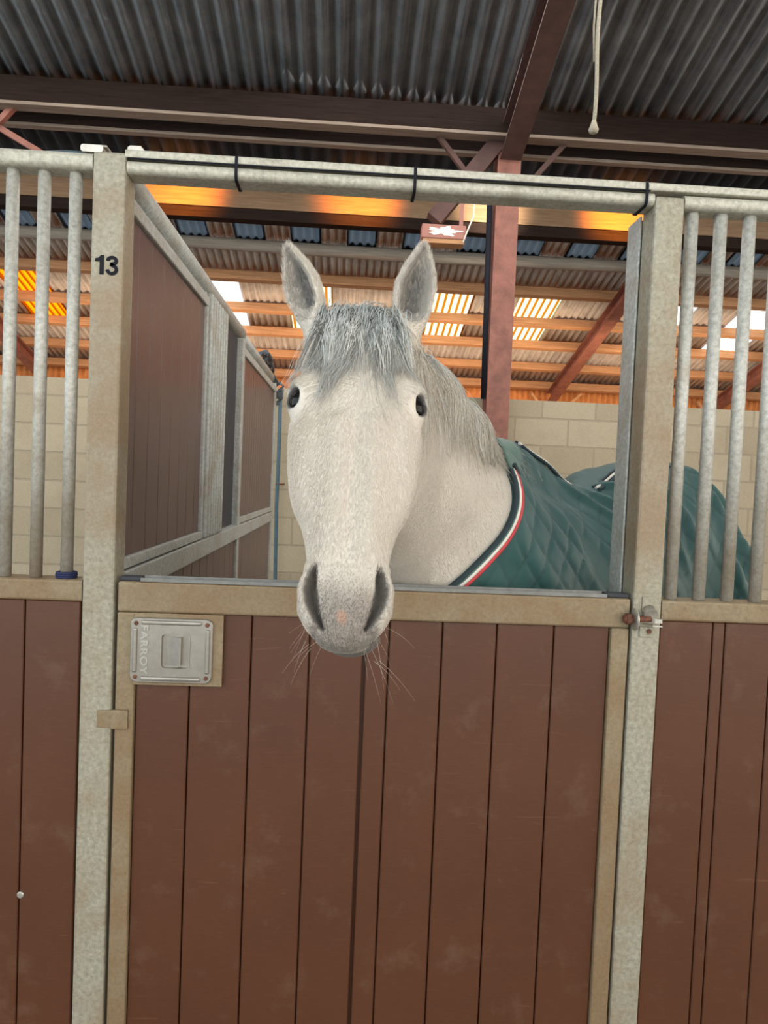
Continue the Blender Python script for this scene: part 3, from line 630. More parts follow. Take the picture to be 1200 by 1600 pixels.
#HORSE#
# ------------------------------------------------------------------ horse: one continuous surface grown from a distance field
def axis(parts):
    out = [parts[0][0]]
    for a, b, h in parts:
        n = max(1, int(round((b-a)/h))); out += list(a+(b-a)*np.arange(1, n+1)/n)
    return np.array(out, np.float32)
class Field:
    def __init__(s, xs, ys, zs):
        s.ax = (xs, ys, zs); s.a = np.full((len(xs), len(ys), len(zs)), .25, np.float32)
    def sl(s, lo, hi):
        r = []
        for i in range(3):
            r.append(slice(max(0, np.searchsorted(s.ax[i], lo[i])-1), min(len(s.ax[i]), np.searchsorted(s.ax[i], hi[i])+1)))
        return tuple(r)
    def grid(s, q): return np.meshgrid(*[s.ax[i][q[i]] for i in range(3)], indexing='ij', sparse=True)
    def apply(s, fn, lo, hi, k, op):
        q = s.sl(lo, hi)
        if any(t.stop <= t.start for t in q): return
        d = fn(*s.grid(q)).astype(np.float32); a = s.a[q]
        if op == 'add':
            h = np.maximum(k-np.abs(a-d), 0)/k; s.a[q] = np.minimum(a, d)-h*h*k*.25
        else:
            d = -d; h = np.maximum(k-np.abs(a-d), 0)/k; s.a[q] = np.maximum(a, d)+h*h*k*.25
    def cone(s, a, b, ra, rb, k=.03, op='add'):
        a, b = np.array(a, float), np.array(b, float); ba = b-a; L = float(ba@ba)+1e-9; m = max(ra, rb)+k+.03
        def fn(X, Y, Z):
            px, py, pz = X-a[0], Y-a[1], Z-a[2]
            h = np.clip((px*ba[0]+py*ba[1]+pz*ba[2])/L, 0, 1)
            return np.sqrt((px-h*ba[0])**2+(py-h*ba[1])**2+(pz-h*ba[2])**2)-(ra+(rb-ra)*h)
        s.apply(fn, np.minimum(a, b)-m, np.maximum(a, b)+m, k, op)
    def chain(s, pts, k=.03, op='add'):
        for p, q in zip(pts, pts[1:]): s.cone(p[:3], q[:3], p[3], q[3], k, op)
    def ell(s, c, B, r, k=.03, op='add'):
        """ellipsoid at c with the axes in the rows of B and radii r"""
        c = np.array(c, float); B = np.array(B, float); m = max(r)+k+.03
        def fn(X, Y, Z):
            p = [X-c[0], Y-c[1], Z-c[2]]; k0 = 0; k1 = 0
            for i in range(3):
                u = B[i][0]*p[0]+B[i][1]*p[1]+B[i][2]*p[2]; k0 = k0+(u/r[i])**2; k1 = k1+(u/r[i]**2)**2
            k0 = np.sqrt(k0); return k0*(k0-1)/(np.sqrt(k1)+1e-6)
        s.apply(fn, c-m, c+m, k, op)
    def sample(s, P):
        idx = []; fr = []
        for i in range(3):
            t = np.interp(P[:, i], s.ax[i], np.arange(len(s.ax[i]))); j = np.clip(t.astype(int), 0, len(s.ax[i])-2); idx.append(j); fr.append(t-j)
        v = 0
        for dx in (0, 1):
            for dy in (0, 1):
                for dz in (0, 1):
                    w = (fr[0] if dx else 1-fr[0])*(fr[1] if dy else 1-fr[1])*(fr[2] if dz else 1-fr[2])
                    v = v+w*s.a[idx[0]+dx, idx[1]+dy, idx[2]+dz]
        return v
    def normal(s, P, e=.006):
        g = np.stack([s.sample(P+np.eye(3)[i]*e)-s.sample(P-np.eye(3)[i]*e) for i in range(3)], 1)
        return g/(np.linalg.norm(g, axis=1, keepdims=True)+1e-9)
    def mesh(s):
        """surface nets on the uneven grid"""
        a = s.a; ins = a < 0; nx, ny, nz = a.shape
        c = np.zeros((nx-1, ny-1, nz-1), np.int8)
        for dx in (0, 1):
            for dy in (0, 1):
                for dz in (0, 1): c += ins[dx:nx-1+dx, dy:ny-1+dy, dz:nz-1+dz]
        cells = np.argwhere((c > 0) & (c < 8)); vid = np.full(c.shape, -1, np.int32); vid[tuple(cells.T)] = np.arange(len(cells))
        acc = np.zeros((len(cells), 3)); cnt = np.zeros(len(cells))
        cor = [(0,0,0),(1,0,0),(0,1,0),(1,1,0),(0,0,1),(1,0,1),(0,1,1),(1,1,1)]
        val = [a[cells[:,0]+d[0], cells[:,1]+d[1], cells[:,2]+d[2]] for d in cor]
        for i, j in ((0,1),(2,3),(4,5),(6,7),(0,2),(1,3),(4,6),(5,7),(0,4),(1,5),(2,6),(3,7)):
            x = (val[i] < 0) != (val[j] < 0); t = val[i][x]/(val[i][x]-val[j][x])
            p = np.array(cor[i])[None]*(1-t)[:, None]+np.array(cor[j])[None]*t[:, None]; acc[x] += p; cnt[x] += 1
        P = cells+acc/cnt[:, None]
        V = np.stack([np.interp(P[:, i], np.arange(len(s.ax[i])), s.ax[i]) for i in range(3)], 1)
        Q = []
        for ax in range(3):
            u, w = [(1, 2), (2, 0), (0, 1)][ax]
            lo = [slice(None)]*3; hi = [slice(None)]*3; lo[ax] = slice(0, -1); hi[ax] = slice(1, None)
            ch = ins[tuple(lo)] != ins[tuple(hi)]; e = np.argwhere(ch)
            e = e[(e[:, u] > 0) & (e[:, w] > 0) & (e[:, u] < a.shape[u]-1) & (e[:, w] < a.shape[w]-1)]
            def cell(du, dw):
                q = e.copy(); q[:, u] -= du; q[:, w] -= dw; return vid[q[:, 0], q[:, 1], q[:, 2]]
            f = np.stack([cell(1, 1), cell(0, 1), cell(0, 0), cell(1, 0)], 1)
            flip = ~ins[tuple(e.T)]; f[flip] = f[flip][:, ::-1]; Q.append(f)
        return V, np.concatenate(Q)
def relax(V, Q, it=2, lam=.5):
    for _ in range(it):
        acc = np.zeros_like(V); n = np.zeros(len(V))
        for i in range(4):
            np.add.at(acc, Q[:, i], V[Q[:, (i+1) % 4]]); np.add.at(acc, Q[:, i], V[Q[:, (i+3) % 4]]); np.add.at(n, Q[:, i], 2)
        V = V*(1-lam)+lam*acc/np.maximum(n, 1)[:, None]
    return V
def clear_of_eyes(P, m=.027):
    for c in EYE:
        d = P-c; w = np.hypot(d@HX_, d@HT)
        if ((w < m) & (d@HN > -.02)).any(): return False
    return True
def mesh_np(name, V, Q, m, parent, C=None):
    base = np.array(parent['_w']); me = bpy.data.meshes.new(name)
    me.vertices.add(len(V)); me.vertices.foreach_set('co', (V-base).astype(np.float32).ravel())
    k = Q.shape[1]; me.loops.add(Q.size); me.polygons.add(len(Q))
    me.loops.foreach_set('vertex_index', Q.astype(np.int32).ravel()); me.polygons.foreach_set('loop_start', np.arange(0, Q.size, k, dtype=np.int32)); me.polygons.foreach_set('loop_total', np.full(len(Q), k, np.int32))
    me.update(calc_edges=True); me.validate()
    if C is not None:
        at = me.color_attributes.new('Col', 'FLOAT_COLOR', 'POINT'); at.data.foreach_set('color', np.concatenate([C, np.ones((len(C), 1))], 1).astype(np.float32).ravel())
    me.materials.append(m); me.shade_smooth()
    o = bpy.data.objects.new(name, me); col.objects.link(o); o.parent = parent; o['_w'] = tuple(base); return o

# head frame: t runs down the face, x to the horse's left, n out of the face
HO = np.array([.0125, -.381, 1.826]); HT = np.array([-.020, -.490, -.872]); HT = HT/np.linalg.norm(HT); HN = np.array([0, -.872, .490]); HN = HN-HT*(HN@HT); HN /= np.linalg.norm(HN); HX_ = np.cross(HN, HT); HX_ *= np.sign(HX_[0])
def H(x, n, t): return HO+HX_*x+HN*n+HT*t
T = np.array([-.10, -.05, .0, .06, .12, .155, .193, .241, .302, .338, .374, .41, .459, .479, .507, .527, .542, .555, .565, .571])
WID = np.array([.060, .078, .092, .103, .110, .1125, .112, .109, .104, .094, .082, .0715, .0635, .0615, .060, .0575, .053, .047, .038, .028])
NF = np.array([-.075, -.035, -.012, .002, .006, .006, .004, .002, .001, .001, .001, .001, .002, .004, .005, .001, -.010, -.022, -.034, -.046])
NB = np.array([-.17, -.19, -.21, -.245, -.275, -.285, -.285, -.275, -.235, -.205, -.18, -.162, -.148, -.145, -.14, -.132, -.122, -.112, -.10, -.085])
NC = np.array([-.10, -.095, -.09, -.085, -.085, -.088, -.092, -.095, -.095, -.085, -.075, -.068, -.062, -.06, -.058, -.056, -.056, -.058, -.062, -.064])
tt = np.linspace(T[0], T[-1], 400)
def sm(y):
    y = np.interp(tt, T, y); k = np.hanning(25); k /= k.sum(); return np.convolve(np.pad(y, 12, mode='edge'), k, 'valid')
WID_, NF_, NB_, NC_ = sm(WID), sm(NF), sm(NB), sm(NC)
WID_[-30:] = np.interp(tt[-30:], T, WID)
def head_sdf(X, Y, Z):
    px, py, pz = X-HO[0], Y-HO[1], Z-HO[2]
    x = np.abs(px*HX_[0]+py*HX_[1]+pz*HX_[2]); n = px*HN[0]+py*HN[1]+pz*HN[2]; t = px*HT[0]+py*HT[1]+pz*HT[2]
    w = np.interp(t, tt, WID_); nf = np.interp(t, tt, NF_); nb = np.interp(t, tt, NB_); nc = np.interp(t, tt, NC_)
    front = n > nc; h = np.where(front, nf-nc, nc-nb); p = np.where(front, 2.35, 2.5)
    w2 = np.where(front, w, w*(1-.16*np.clip((nc-n)/np.maximum(h, .01), 0, 1)))
    f = ((x/w2)**p+(np.abs(n-nc)/h)**p)**(1/p)
    d = (f-1)*np.minimum(w2, h)*.9
    e = np.maximum(t-tt[-1], tt[0]-t); k = .03
    hh = np.maximum(k-np.abs(d-e), 0)/k; return np.maximum(d, e)+hh*hh*k*.25
g = Field(axis([(-.30, -.21, .012), (-.21, .215, .0042), (.215, 1.75, .016)]), axis([(-.86, -.12, .0046), (-.12, .6, .012), (.6, 1.75, .018)]),
          axis([(-.02, 1.14, .017), (1.14, 2.06, .0046)]))
g.apply(head_sdf, (-.2, -.80, 1.16), (.22, .02, 2.0), .01, 'add')
for s in (-1, 1):
    g.ell(H(s*.093, -.040, .118), (HX_, HN, HT), (.030, .026, .030), .03)          # brow bone
    g.cone(H(s*.092, -.075, .18), H(s*.074, -.062, .34), .014, .010, .03)          # facial crest
    g.ell(H(s*.066, -.15, .215), (HX_, HN, HT), (.036, .105, .105), .05)             # cheek
    g.cone(H(s*.030, -.008, .20), H(s*.026, -.008, .44), .012, .012, .03)          # nasal bones
    # hollow above the eye
    g.ell(H(s*.098, -.075, .065), (HX_, HN, HT), (.012, .022, .028), .03, 'sub')
g.ell(H(0, -.075, .535), (HX_, HN, HT), (.055, .040, .048), .03)                    # upper lip mass
g.ell(H(0, -.045, .548), (HX_, HN, HT), (.044, .030, .038), .03)
g.ell(H(.011, -.096, .552), (HX_, HN, HT), (.050, .036, .034), .006)                  # lower lip
g.ell(H(.003, -.126, .520), (HX_, HN, HT), (.040, .032, .045), .03)                   # chin
for s in (-1, 1): g.chain([(*H(s*.075, -.104, .49), .004), (*H(s*.062, -.098, .535), .0055), (*H(s*.040, -.078, .564), .0065), (*H(0, -.068, .576), .0065)], .008, 'sub')
NOS = np.array([[.468, .0525, .0050], [.476, .0565, .0095], [.488, .0600, .0122], [.506, .0610, .0125], [.522, .0585, .0112], [.538, .0540, .0085], [.553, .0485, .0055], [.566, .0445, .0032]])
def nostril(s):
    """comma-shaped opening: the cut slants towards the middle as it goes in, so the outer wing slopes and the inner edge stays sharp"""
    def fn(X, Y, Z):
        px, py, pz = X-HO[0], Y-HO[1], Z-HO[2]; x = s*(px*HX_[0]+py*HX_[1]+pz*HX_[2]); n = px*HN[0]+py*HN[1]+pz*HN[2]; t = px*HT[0]+py*HT[1]+pz*HT[2]
        xc = np.interp(t, NOS[:, 0], NOS[:, 1])+.55*(n+.008); r = np.interp(t, NOS[:, 0], NOS[:, 2])
        d = np.abs(x-xc)-r; d = np.maximum(d, np.maximum(NOS[0, 0]-.004-t, t-NOS[-1, 0])); d = np.maximum(d, -.050-n); return np.maximum(d, n-.05)*.85
    a = H(s*.06, 0, .52); g.apply(fn, a-.09, a+.09, .009, 'sub')
for s in (-1, 1):                                                                      # nostrils
    g.chain([(*H(s*.048, -.022, .468), .016), (*H(s*.0555, -.032, .50), .0145), (*H(s*.0535, -.036, .53), .0135), (*H(s*.046, -.036, .552), .011)], .022)
    nostril(s)
# neck, from the poll back to the withers
g.chain([(*H(0, -.10, -.02), .075), (.05, -.14, 1.755, .085), (.15, .05, 1.735, .095), (.26, .28, 1.665, .105), (.38, .52, 1.575, .09)], .09)
g.chain([(*H(0, -.16, .08), .080), (.07, -.05, 1.62, .105), (.17, .14, 1.53, .135), (.28, .34, 1.42, .19), (.38, .5, 1.32, .24)], .09)
g.chain([(*H(0, -.21, .15), .060), (.05, -.04, 1.51, .075), (.13, .14, 1.42, .105), (.22, .30, 1.27, .165), (.28, .40, 1.15, .20)], .08)
b_ = np.array([.78, .626, 0]); b_ /= np.linalg.norm(b_); l_ = np.array([b_[1], -b_[0], 0]); U_ = np.array([0, 0, 1.]); BB = (b_, l_, U_)
T0 = np.array([.37, .46, 1.25])
BODY = [(T0, (.36, .275, .34)), (T0+b_*.42+U_*-.07, (.50, .315, .345)), (T0+b_*.84+U_*.02, (.36, .29, .37)), (T0+b_*1.08+U_*.03, (.34, .285, .365))]
for c, r in BODY: g.ell(c, BB, r, .12)
g.chain([(*(T0+b_*.0+U_*.34), .06), (*(T0+b_*.13+U_*.345), .055), (*(T0+b_*.26+U_*.30), .05), (*(T0+b_*.38+U_*.25), .05)], .10)
g.ell(T0+b_*1.28+U_*-.06, BB, (.16, .24, .28), .1)
# legs
def leg(foot, pts):
    g.chain(pts, .07)
for s in (-1, 1):
    q = T0+b_*-.04+l_*.15*s
    g.chain([(*(q+U_*-.20), .135), (*(q+U_*-.46+b_*.02), .085), (*(q+U_*-.72), .058), (*(q+U_*-.80), .056), (*(q+U_*-1.05+b_*.01), .038), (*(q+U_*-1.12), .046), (*(q+U_*-1.18-b_*.04), .040)], .05)
    g.chain([(*(q+U_*-1.175-b_*.045), .048), (*(q+U_*-1.225-b_*.06), .058)], .02)
    q = T0+b_*1.16+l_*.15*s
    g.chain([(*(q+U_*-.10), .21), (*(q+U_*-.36-b_*.06), .135), (*(q+U_*-.56+b_*.05), .085), (*(q+U_*-.72+b_*.14), .058), (*(q+U_*-.80+b_*.12), .052), (*(q+U_*-1.06+b_*.07), .040), (*(q+U_*-1.12+b_*.06), .046), (*(q+U_*-1.18+b_*.03), .040)], .05)
    g.chain([(*(q+U_*-1.175+b_*.02), .048), (*(q+U_*-1.225), .058)], .02)
q = np.searchsorted(g.ax[2], .004); g.a[:, :, :q] = .25                              # soles flat on the floor
# ears: a tapering cup each
def ear(base, tip, face, wid, sgn):
    base, tip, face = (np.array(v, float) for v in (base, tip, face)); L = np.linalg.norm(tip-base); e = (tip-base)/L
    f = face-e*(face@e); f /= np.linalg.norm(f); s_ = np.cross(e, f)
    tq = np.array([-.15, 0, .15, .32, .5, .68, .82, .93, 1.0]); wq = np.array([.55, .62, .84, .98, 1.0, .80, .52, .27, .10])*wid
    cq = np.array([0, .0, .02, .03, .02, -.02, -.04, -.04, -.02])*wid*sgn
    td = np.linspace(-.15, 1, 200); kk = np.hanning(21); kk /= kk.sum()
    wq = np.convolve(np.pad(np.interp(td, tq, wq), 10, mode='edge'), kk, 'valid')
    def loc(X, Y, Z):
        px, py, pz = X-base[0], Y-base[1], Z-base[2]
        t = (px*e[0]+py*e[1]+pz*e[2])/L; return t, px*s_[0]+py*s_[1]+pz*s_[2], px*f[0]+py*f[1]+pz*f[2]
    def outer(X, Y, Z):
        t, x, n = loc(X, Y, Z); w = np.interp(t, td, wq); x = x-np.interp(t, tq, cq)
        h = w*.72; d = (np.sqrt((x/w)**2+(n/h)**2)-1)*h
        k = .012; e_ = np.maximum((t-1.0)*L, (-.15-t)*L); hh = np.maximum(k-np.abs(d-e_), 0)/k; return np.maximum(d, e_)+hh*hh*k*.25
    def inner(X, Y, Z):
        t, x, n = loc(X, Y, Z); w = np.interp(t, td, wq); x = x-np.interp(t, tq, cq); w = np.maximum(w-.0075, .001)*np.clip((t-.03)/.2, 0, 1)**.5+.0006
        nn = n-w*.42; h = w*.88; d = (np.sqrt((x/w)**2+(nn/h)**2)-1)*np.minimum(w, h)
        return np.maximum(d, (t-.955)*L)
    lo, hi = np.minimum(base, tip)-.07, np.maximum(base, tip)+.07
    g.apply(outer, lo, hi, .022, 'add')
    def deep(P):
        t, x, n = loc(P[:, 0], P[:, 1], P[:, 2]); w = np.interp(t, td, wq); x = (x-np.interp(t, tq, cq))/w
        return np.exp(-(x/.42)**2)*np.clip((t-.08)/.2, 0, 1)*np.clip((.86-t)/.35, 0, 1)
    return inner, lo, hi, deep
EL = ear((-.076, -.325, 1.838), (-.139, -.292, 2.006), (-.72, -.75, .10), .0385, 1)
ER = ear((.102, -.325, 1.835), (.129, -.292, 2.024), (.14, -1, .12), .0385, -1)
# eyes: lids over the ball, then the opening
EYE = [H(s*.0965, -.0500, .134) for s in (-1, 1)]
for s, c in zip((-1, 1), EYE):
    od = HX_*s*.72+HN*.70; od /= np.linalg.norm(od); fw = np.cross(od, HT); 
    along = HT*.92+fw*(.40 if fw@HN < 0 else -.40)*-1; along -= od*(along@od); along /= np.linalg.norm(along); acr = np.cross(od, along)
    g.ell(c, np.eye(3), (.0295, .0295, .0295), .02)
    g.ell(c+od*.028, (along, acr, od), (.0212, .0178, .028), .004, 'sub')
for f in (EL, ER): g.apply(f[0], f[1], f[2], .006, 'sub')
V, Q = g.mesh(); V = relax(V, Q, 2, .5)

# pigment: white coat, grey skin on muzzle, lids and inside the ears
rel = V-HO; vx = rel@HX_; vn = rel@HN; vt = rel@HT
sst = lambda a, b, x: np.clip((x-a)/(b-a), 0, 1)**2*(3-2*np.clip((x-a)/(b-a), 0, 1))
jit = rng.normal(0, 1, len(V))
Cc = np.tile(np.array([.665, .61, .54]), (len(V), 1))
def paint(mask, c):
    global Cc
    mask = np.clip(mask, 0, 1)[:, None]; Cc = Cc*(1-mask)+np.array(c)*mask
headm = (vt > -.1) & (vt < .7) & (np.abs(vx) < .16) & (vn > -.25)
paint(headm*.72*sst(.44, .54, vt)*sst(-.06, -.02, vn)*(1-.35*sst(.03, .05, np.abs(vx))), (.30, .255, .22))
lipm = headm*sst(.490, .550, vt)*sst(-.10, -.05, vn)*(1-sst(.045, .06, np.abs(vx)))
paint(np.clip(lipm*(.72+.12*jit), 0, 1), (.20, .175, .155))
paint(headm*sst(.50, .53, vt)*sst(-.015, -.06, vn+0)*0, (.2, .2, .2))
paint(headm*(1-sst(.7, 1.3, ((vx+.004)/.0075)**2+((vt-.550-.15*vx)/.009)**2+.3*jit))*(vn > -.06)*.7, (.46, .26, .18))
lower = headm*sst(-.074, -.086, vn)*sst(.535, .555, vt)
paint(lower*.95, (.062, .058, .056))
for s in (-1, 1):
    xc = np.interp(vt, NOS[:, 0], NOS[:, 1])+.55*(vn+.008); rr = np.interp(vt, NOS[:, 0], NOS[:, 2])
    ins = (1-sst(-.001, .004, np.abs(s*vx-xc)-rr))*sst(NOS[0, 0]-.006, NOS[0, 0], vt)*(1-sst(NOS[-1, 0]-.01, NOS[-1, 0], vt))
    paint(headm*ins*sst(.002, -.012, vn)*.85, (.085, .075, .07))
for s, c in zip((-1, 1), EYE):
    d = np.linalg.norm(V-c, axis=1); paint((1-sst(.0310, .0345, d))*.96, (.020, .019, .022)); paint((1-sst(.030, .046, d))*.5*sst(.01, -.03, vt-.134), (.20, .20, .22))
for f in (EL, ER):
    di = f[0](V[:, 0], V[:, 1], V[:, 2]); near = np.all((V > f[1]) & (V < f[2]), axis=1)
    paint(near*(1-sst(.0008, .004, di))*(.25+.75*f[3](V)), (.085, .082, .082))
paint((V[:, 2] < .5)*.6, (.35, .33, .31)); paint((V[:, 2] < .07)*.9, (.09, .08, .07))
M['coat'] = vcol('grey_horse_coat', .62, .25, .12, True); M['hair'] = vcol('horse_hair', .5, .35, .1)
HORSE = thing('horse', (.37+.45*b_[0], .46+.45*b_[1], 0), 'white horse in a green quilted rug leaning its head over the stable door', 'horse')
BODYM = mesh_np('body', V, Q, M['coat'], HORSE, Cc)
# eyeballs
m, nt, bb = mat('horse_eye', .04, 0, .6); bb.inputs['Base Color'].default_value = (.006, .005, .005, 1); bb.inputs['Specular IOR Level'].default_value = .22; M['eye'] = m
for c in EYE:
    bm = BM(); bmesh.ops.create_uvsphere(bm, u_segments=32, v_segments=20, radius=.0272); bmesh.ops.translate(bm, verts=bm.verts, vec=Vector(c))
    tag(link('eye', bm, M['eye'], HORSE, smooth=True), 'dark glossy eye')

# ------------------------------------------------------------------ quilted rug
RW = np.array([.40, .52, 1.70]); RN = np.array([.43, .587, -.689]); RN /= np.linalg.norm(RN); RW = RW-RN*.032
rg = Field(axis([(.05, 1.95, .0095)]), axis([(-.05, 1.80, .0095)]), axis([(.68, 1.80, .0095)]))
for c, r in BODY: rg.ell(c, BB, [q_+.016 for q_ in r], .12)
rg.chain([(.29, .34, 1.62, .10), (*(T0+b_*.0+U_*.34), .082), (*(T0+b_*.13+U_*.345), .075), (*(T0+b_*.26+U_*.30), .07), (*(T0+b_*.38+U_*.25), .07)], .10)
rg.chain([(.28, .34, 1.42, .215), (.38, .5, 1.32, .265)], .09); rg.chain([(.13, .14, 1.42, .127), (.22, .30, 1.27, .190), (.28, .40, 1.15, .225), (.36, .5, 1.0, .24)], .08)
rg.ell(T0+b_*1.30+U_*-.06, BB, (.20, .27, .31), .1)
rg.ell(T0+b_*1.20+U_*-.30, BB, (.29, .30, .42), .1)
for s in (-1, 1):
    q = T0+b_*1.16+l_*.15*s; rg.cone(q+U_*-.10, q+U_*-.45, .235, .215, .08)
    q = T0+b_*-.04+l_*.15*s; rg.cone(q+U_*-.20, q+U_*-.5, .16, .15, .08)
for c, r in ((T0+b_*.45+U_*-.32, (.62, .315, .30)),): rg.ell(c, BB, r, .1)
X, Y, Z = np.meshgrid(*rg.ax, indexing='ij', sparse=True)
G3 = np.stack(np.broadcast_arrays(X, Y, Z), -1).reshape(-1, 3); nearb = np.abs(rg.a.ravel()) < .08
gs = np.full(rg.a.size, .3, np.float32); gs[nearb] = g.sample(G3[nearb].astype(float)); rg.a = np.minimum(rg.a, gs.reshape(rg.a.shape)-.013); del G3, gs
RAW = rg.a.copy()
pl = -((X-RW[0])*RN[0]+(Y-RW[1])*RN[1]+(Z-RW[2])*RN[2]); e_ = np.maximum(pl, .76-Z); k = .012
hh = np.maximum(k-np.abs(rg.a-e_), 0)/k; rg.a = (np.maximum(rg.a, e_)+hh*hh*k*.25).astype(np.float32)
RV, RQ = rg.mesh(); RV = relax(RV, RQ, 2, .5)
Nn = rg.normal(RV, .012)
# quilting: puffed diamonds between stitched grooves, plus slack folds
u_ = (RV-T0)@b_; lat = (RV-T0)@l_; ang = np.arctan2(lat, RV[:, 2]-1.18)*.40
p1 = (u_*1.45+ang)/.135; p2 = (u_*1.45-ang)/.135
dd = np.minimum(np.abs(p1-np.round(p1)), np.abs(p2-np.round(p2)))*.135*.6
away = sst(.0, .07, (RV-RW)@RN)*sst(.02, .06, np.abs(ang))
puff = -.0040*np.exp(-(dd/.006)**2)+.0030*np.clip(dd/.035, 0, 1)*sst(-.6, .6, np.sin(11*u_+4*ang)+np.sin(7*ang-5*u_))
fold = np.zeros(len(RV))
for (fu, fa, slope, amp, wd_, ua, ub) in ((.40, .20, -1.1, .016, .020, .0, .42), (.52, .18, -1.0, .020, .022, .02, .45), (.64, .17, -.9, .018, .024, .0, .45), (.78, .2, -.7, .014, .03, .0, .5), (1.05, .25, -.25, .022, .035, .02, .6), (1.2, .3, -.15, .025, .04, .02, .6), (.16, .3, -.8, .009, .03, .1, .5)):
    q_ = u_-(fu+slope*(ang-fa)*-.55+.02*np.sin(9*ang)); fold += amp*(np.exp(-(q_/wd_)**2)-.6*np.exp(-((q_-wd_*1.6)/(wd_*1.1))**2))*sst(ua, ua+.12, ang)*(1-sst(ub-.12, ub+.1, ang))
slack = .009*np.sin(14*u_+6*ang+2*np.sin(5*ang))*np.sin(9*ang+3*u_)+.004*np.sin(31*u_-9*ang+3*np.sin(7*ang))
RV2 = RV+Nn*(np.maximum(puff+fold*1.25+slack, -.0065)*away)[:, None]
RC = np.tile(np.array([.025, .083, .081]), (len(RV), 1))
collar = sst(.0, .004, (RV-RW)@RN)*(1-sst(.075, .08, (RV-RW)@RN))*sst(1.598, 1.606, RV[:, 2])
RC = RC*(1-collar[:, None])+np.array([.10, .175, .145])*collar[:, None]
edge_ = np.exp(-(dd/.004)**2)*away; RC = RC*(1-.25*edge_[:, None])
M['rug'] = vcol('green_quilted_cloth', .55, .3, .15)
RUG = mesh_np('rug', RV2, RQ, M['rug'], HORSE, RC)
# bindings along the front edge, found by marching across the cut plane
e1 = np.array([.0, -.76, -.65]); e1 -= RN*(e1@RN); e1 /= np.linalg.norm(e1); e2 = np.cross(RN, e1)
rf = Field(*rg.ax); rf.a = RAW
def edge_ring(off, out, a0, a1, n=70):
    c = np.array([.34, .44, 1.36]); c = c-RN*((c-RW)@RN)+RN*off; r = []
    for a in np.linspace(a0, a1, n):
        d = e1*math.cos(a)+e2*math.sin(a); ts = np.linspace(.05, .75, 350); P = c+d*ts[:, None]; v = rf.sample(P)
        i = np.argmax(v > 0); i = max(i, 1); t = ts[i-1]+(ts[i]-ts[i-1])*(-v[i-1])/(v[i]-v[i-1]+1e-9); r.append(c+d*(t+out))
    return np.array(r)
def bind(name, m, off, out, r, label, zmax=1.60):
    P = edge_ring(off, out, -math.pi, math.pi, 160); P = P[(P[:, 2] > .8)]
    # keep the near-side run below the collar
    P = P[(P[:, 2] < zmax) & (((P-T0)@l_) > .02)]; P = P[np.argsort(P[:, 2])]
    bm = BM(); add_tube(bm, [Vector(p) for p in P], r, 8); return tag(link(name, bm, m, RUG), label)
M['tape_dark'] = plain('dark_tape', (.018, .035, .045), .7); M['tape_white'] = plain('white_tape', (.72, .68, .62), .6); M['tape_red'] = plain('red_tape', (.50, .05, .06), .6)
bind('binding', M['tape_dark'], -.002, .000, .0082, 'dark edge binding'); bind('binding', M['tape_white'], .0075, .003, .0058, 'white edge binding'); bind('binding', M['tape_red'], .0165, .003, .0062, 'red edge binding')
bind('collar_edge', plain('collar_edge_cloth', (.10, .17, .145), .7), .0, .002, .006, 'pale green collar edge', 1.9)
# twin piping beside the spine
def spine(lat_, dz, r, name, m, label, a, b):
    pts = []
    for s in np.linspace(a, b, 46):
        p = T0+b_*s+l_*(lat_+.05*max(0, s-.2)+.004*math.sin(25*s)); zs = np.linspace(1.82, 1.3, 400); P = np.stack([np.full(400, p[0]), np.full(400, p[1]), zs], 1); v = rf.sample(P); i = np.argmax(v < 0)
        pts.append((p[0], p[1], zs[i]+dz))
    bm = BM(); add_tube(bm, [Vector(p) for p in pts], r, 8); tag(link(name, bm, m, RUG), label)
for a, b in ((.16, .52), (.56, .72), (.76, 1.16)):
    spine(.050, .006, .0048, 'piping', M['tape_white'], 'white piping along the spine', a, b); spine(.063, .004, .0055, 'piping', M['tape_dark'], 'dark piping along the spine', a, b); spine(.037, .004, .0055, 'piping', M['tape_dark'], 'dark piping along the spine', a, b)
# tab at the foot of the collar
P = edge_ring(.02, .006, -math.pi, math.pi, 200); P = P[((P-T0)@l_) > .02]; p = P[np.argmin(np.abs(P[:, 2]-1.598))]
bm = BM(); add_beam(bm, Vector(p-RN*.022+np.array([.0, 0, .002])), Vector(p+RN*.045+np.array([0, 0, .004])), .010, .012); link('tab', bm, M['tape_dark'], RUG)

# ------------------------------------------------------------------ hair: tapering strands laid over the surface
def strands(name, paths, rads, cols, m, parent):
    V, Q, C = [], [], []
    for P, r, c in zip(paths, rads, cols):
        n = len(P); d = np.gradient(P, axis=0); d /= np.linalg.norm(d, axis=1, keepdims=True)+1e-9
        a = np.cross(d, np.array([.3, .5, .81])); a /= np.linalg.norm(a, axis=1, keepdims=True)+1e-9; b2 = np.cross(d, a)
        rr = r*np.linspace(1, .18, n)[:, None]; o = sum(len(v) for v in V) if False else strands.o
        ring = [P+rr*(a*math.cos(q)+b2*math.sin(q)) for q in (0, 2.094, 4.189)]
        V.append(np.stack(ring, 1).reshape(-1, 3)); i = np.arange(n-1)[:, None]*3+o
        for k in range(3):
            k2 = (k+1) % 3; Q.append(np.concatenate([i+k, i+k2, i+3+k2, i+3+k], 1))
        C.append(np.repeat(c, 3, 0)); strands.o += 3*n
    strands.o = 0
    return mesh_np(name, np.concatenate(V), np.concatenate(Q), m, parent, np.concatenate(C))
strands.o = 0
def lay(P, marg, F=g, it=3):
    """push strand points out of the body"""
    for _ in range(it):
        d = F.sample(P); mk = d < marg
        if not mk.any(): break
        N = F.normal(P[mk]); P[mk] += N*(marg[mk]-d[mk])[:, None]
    return P
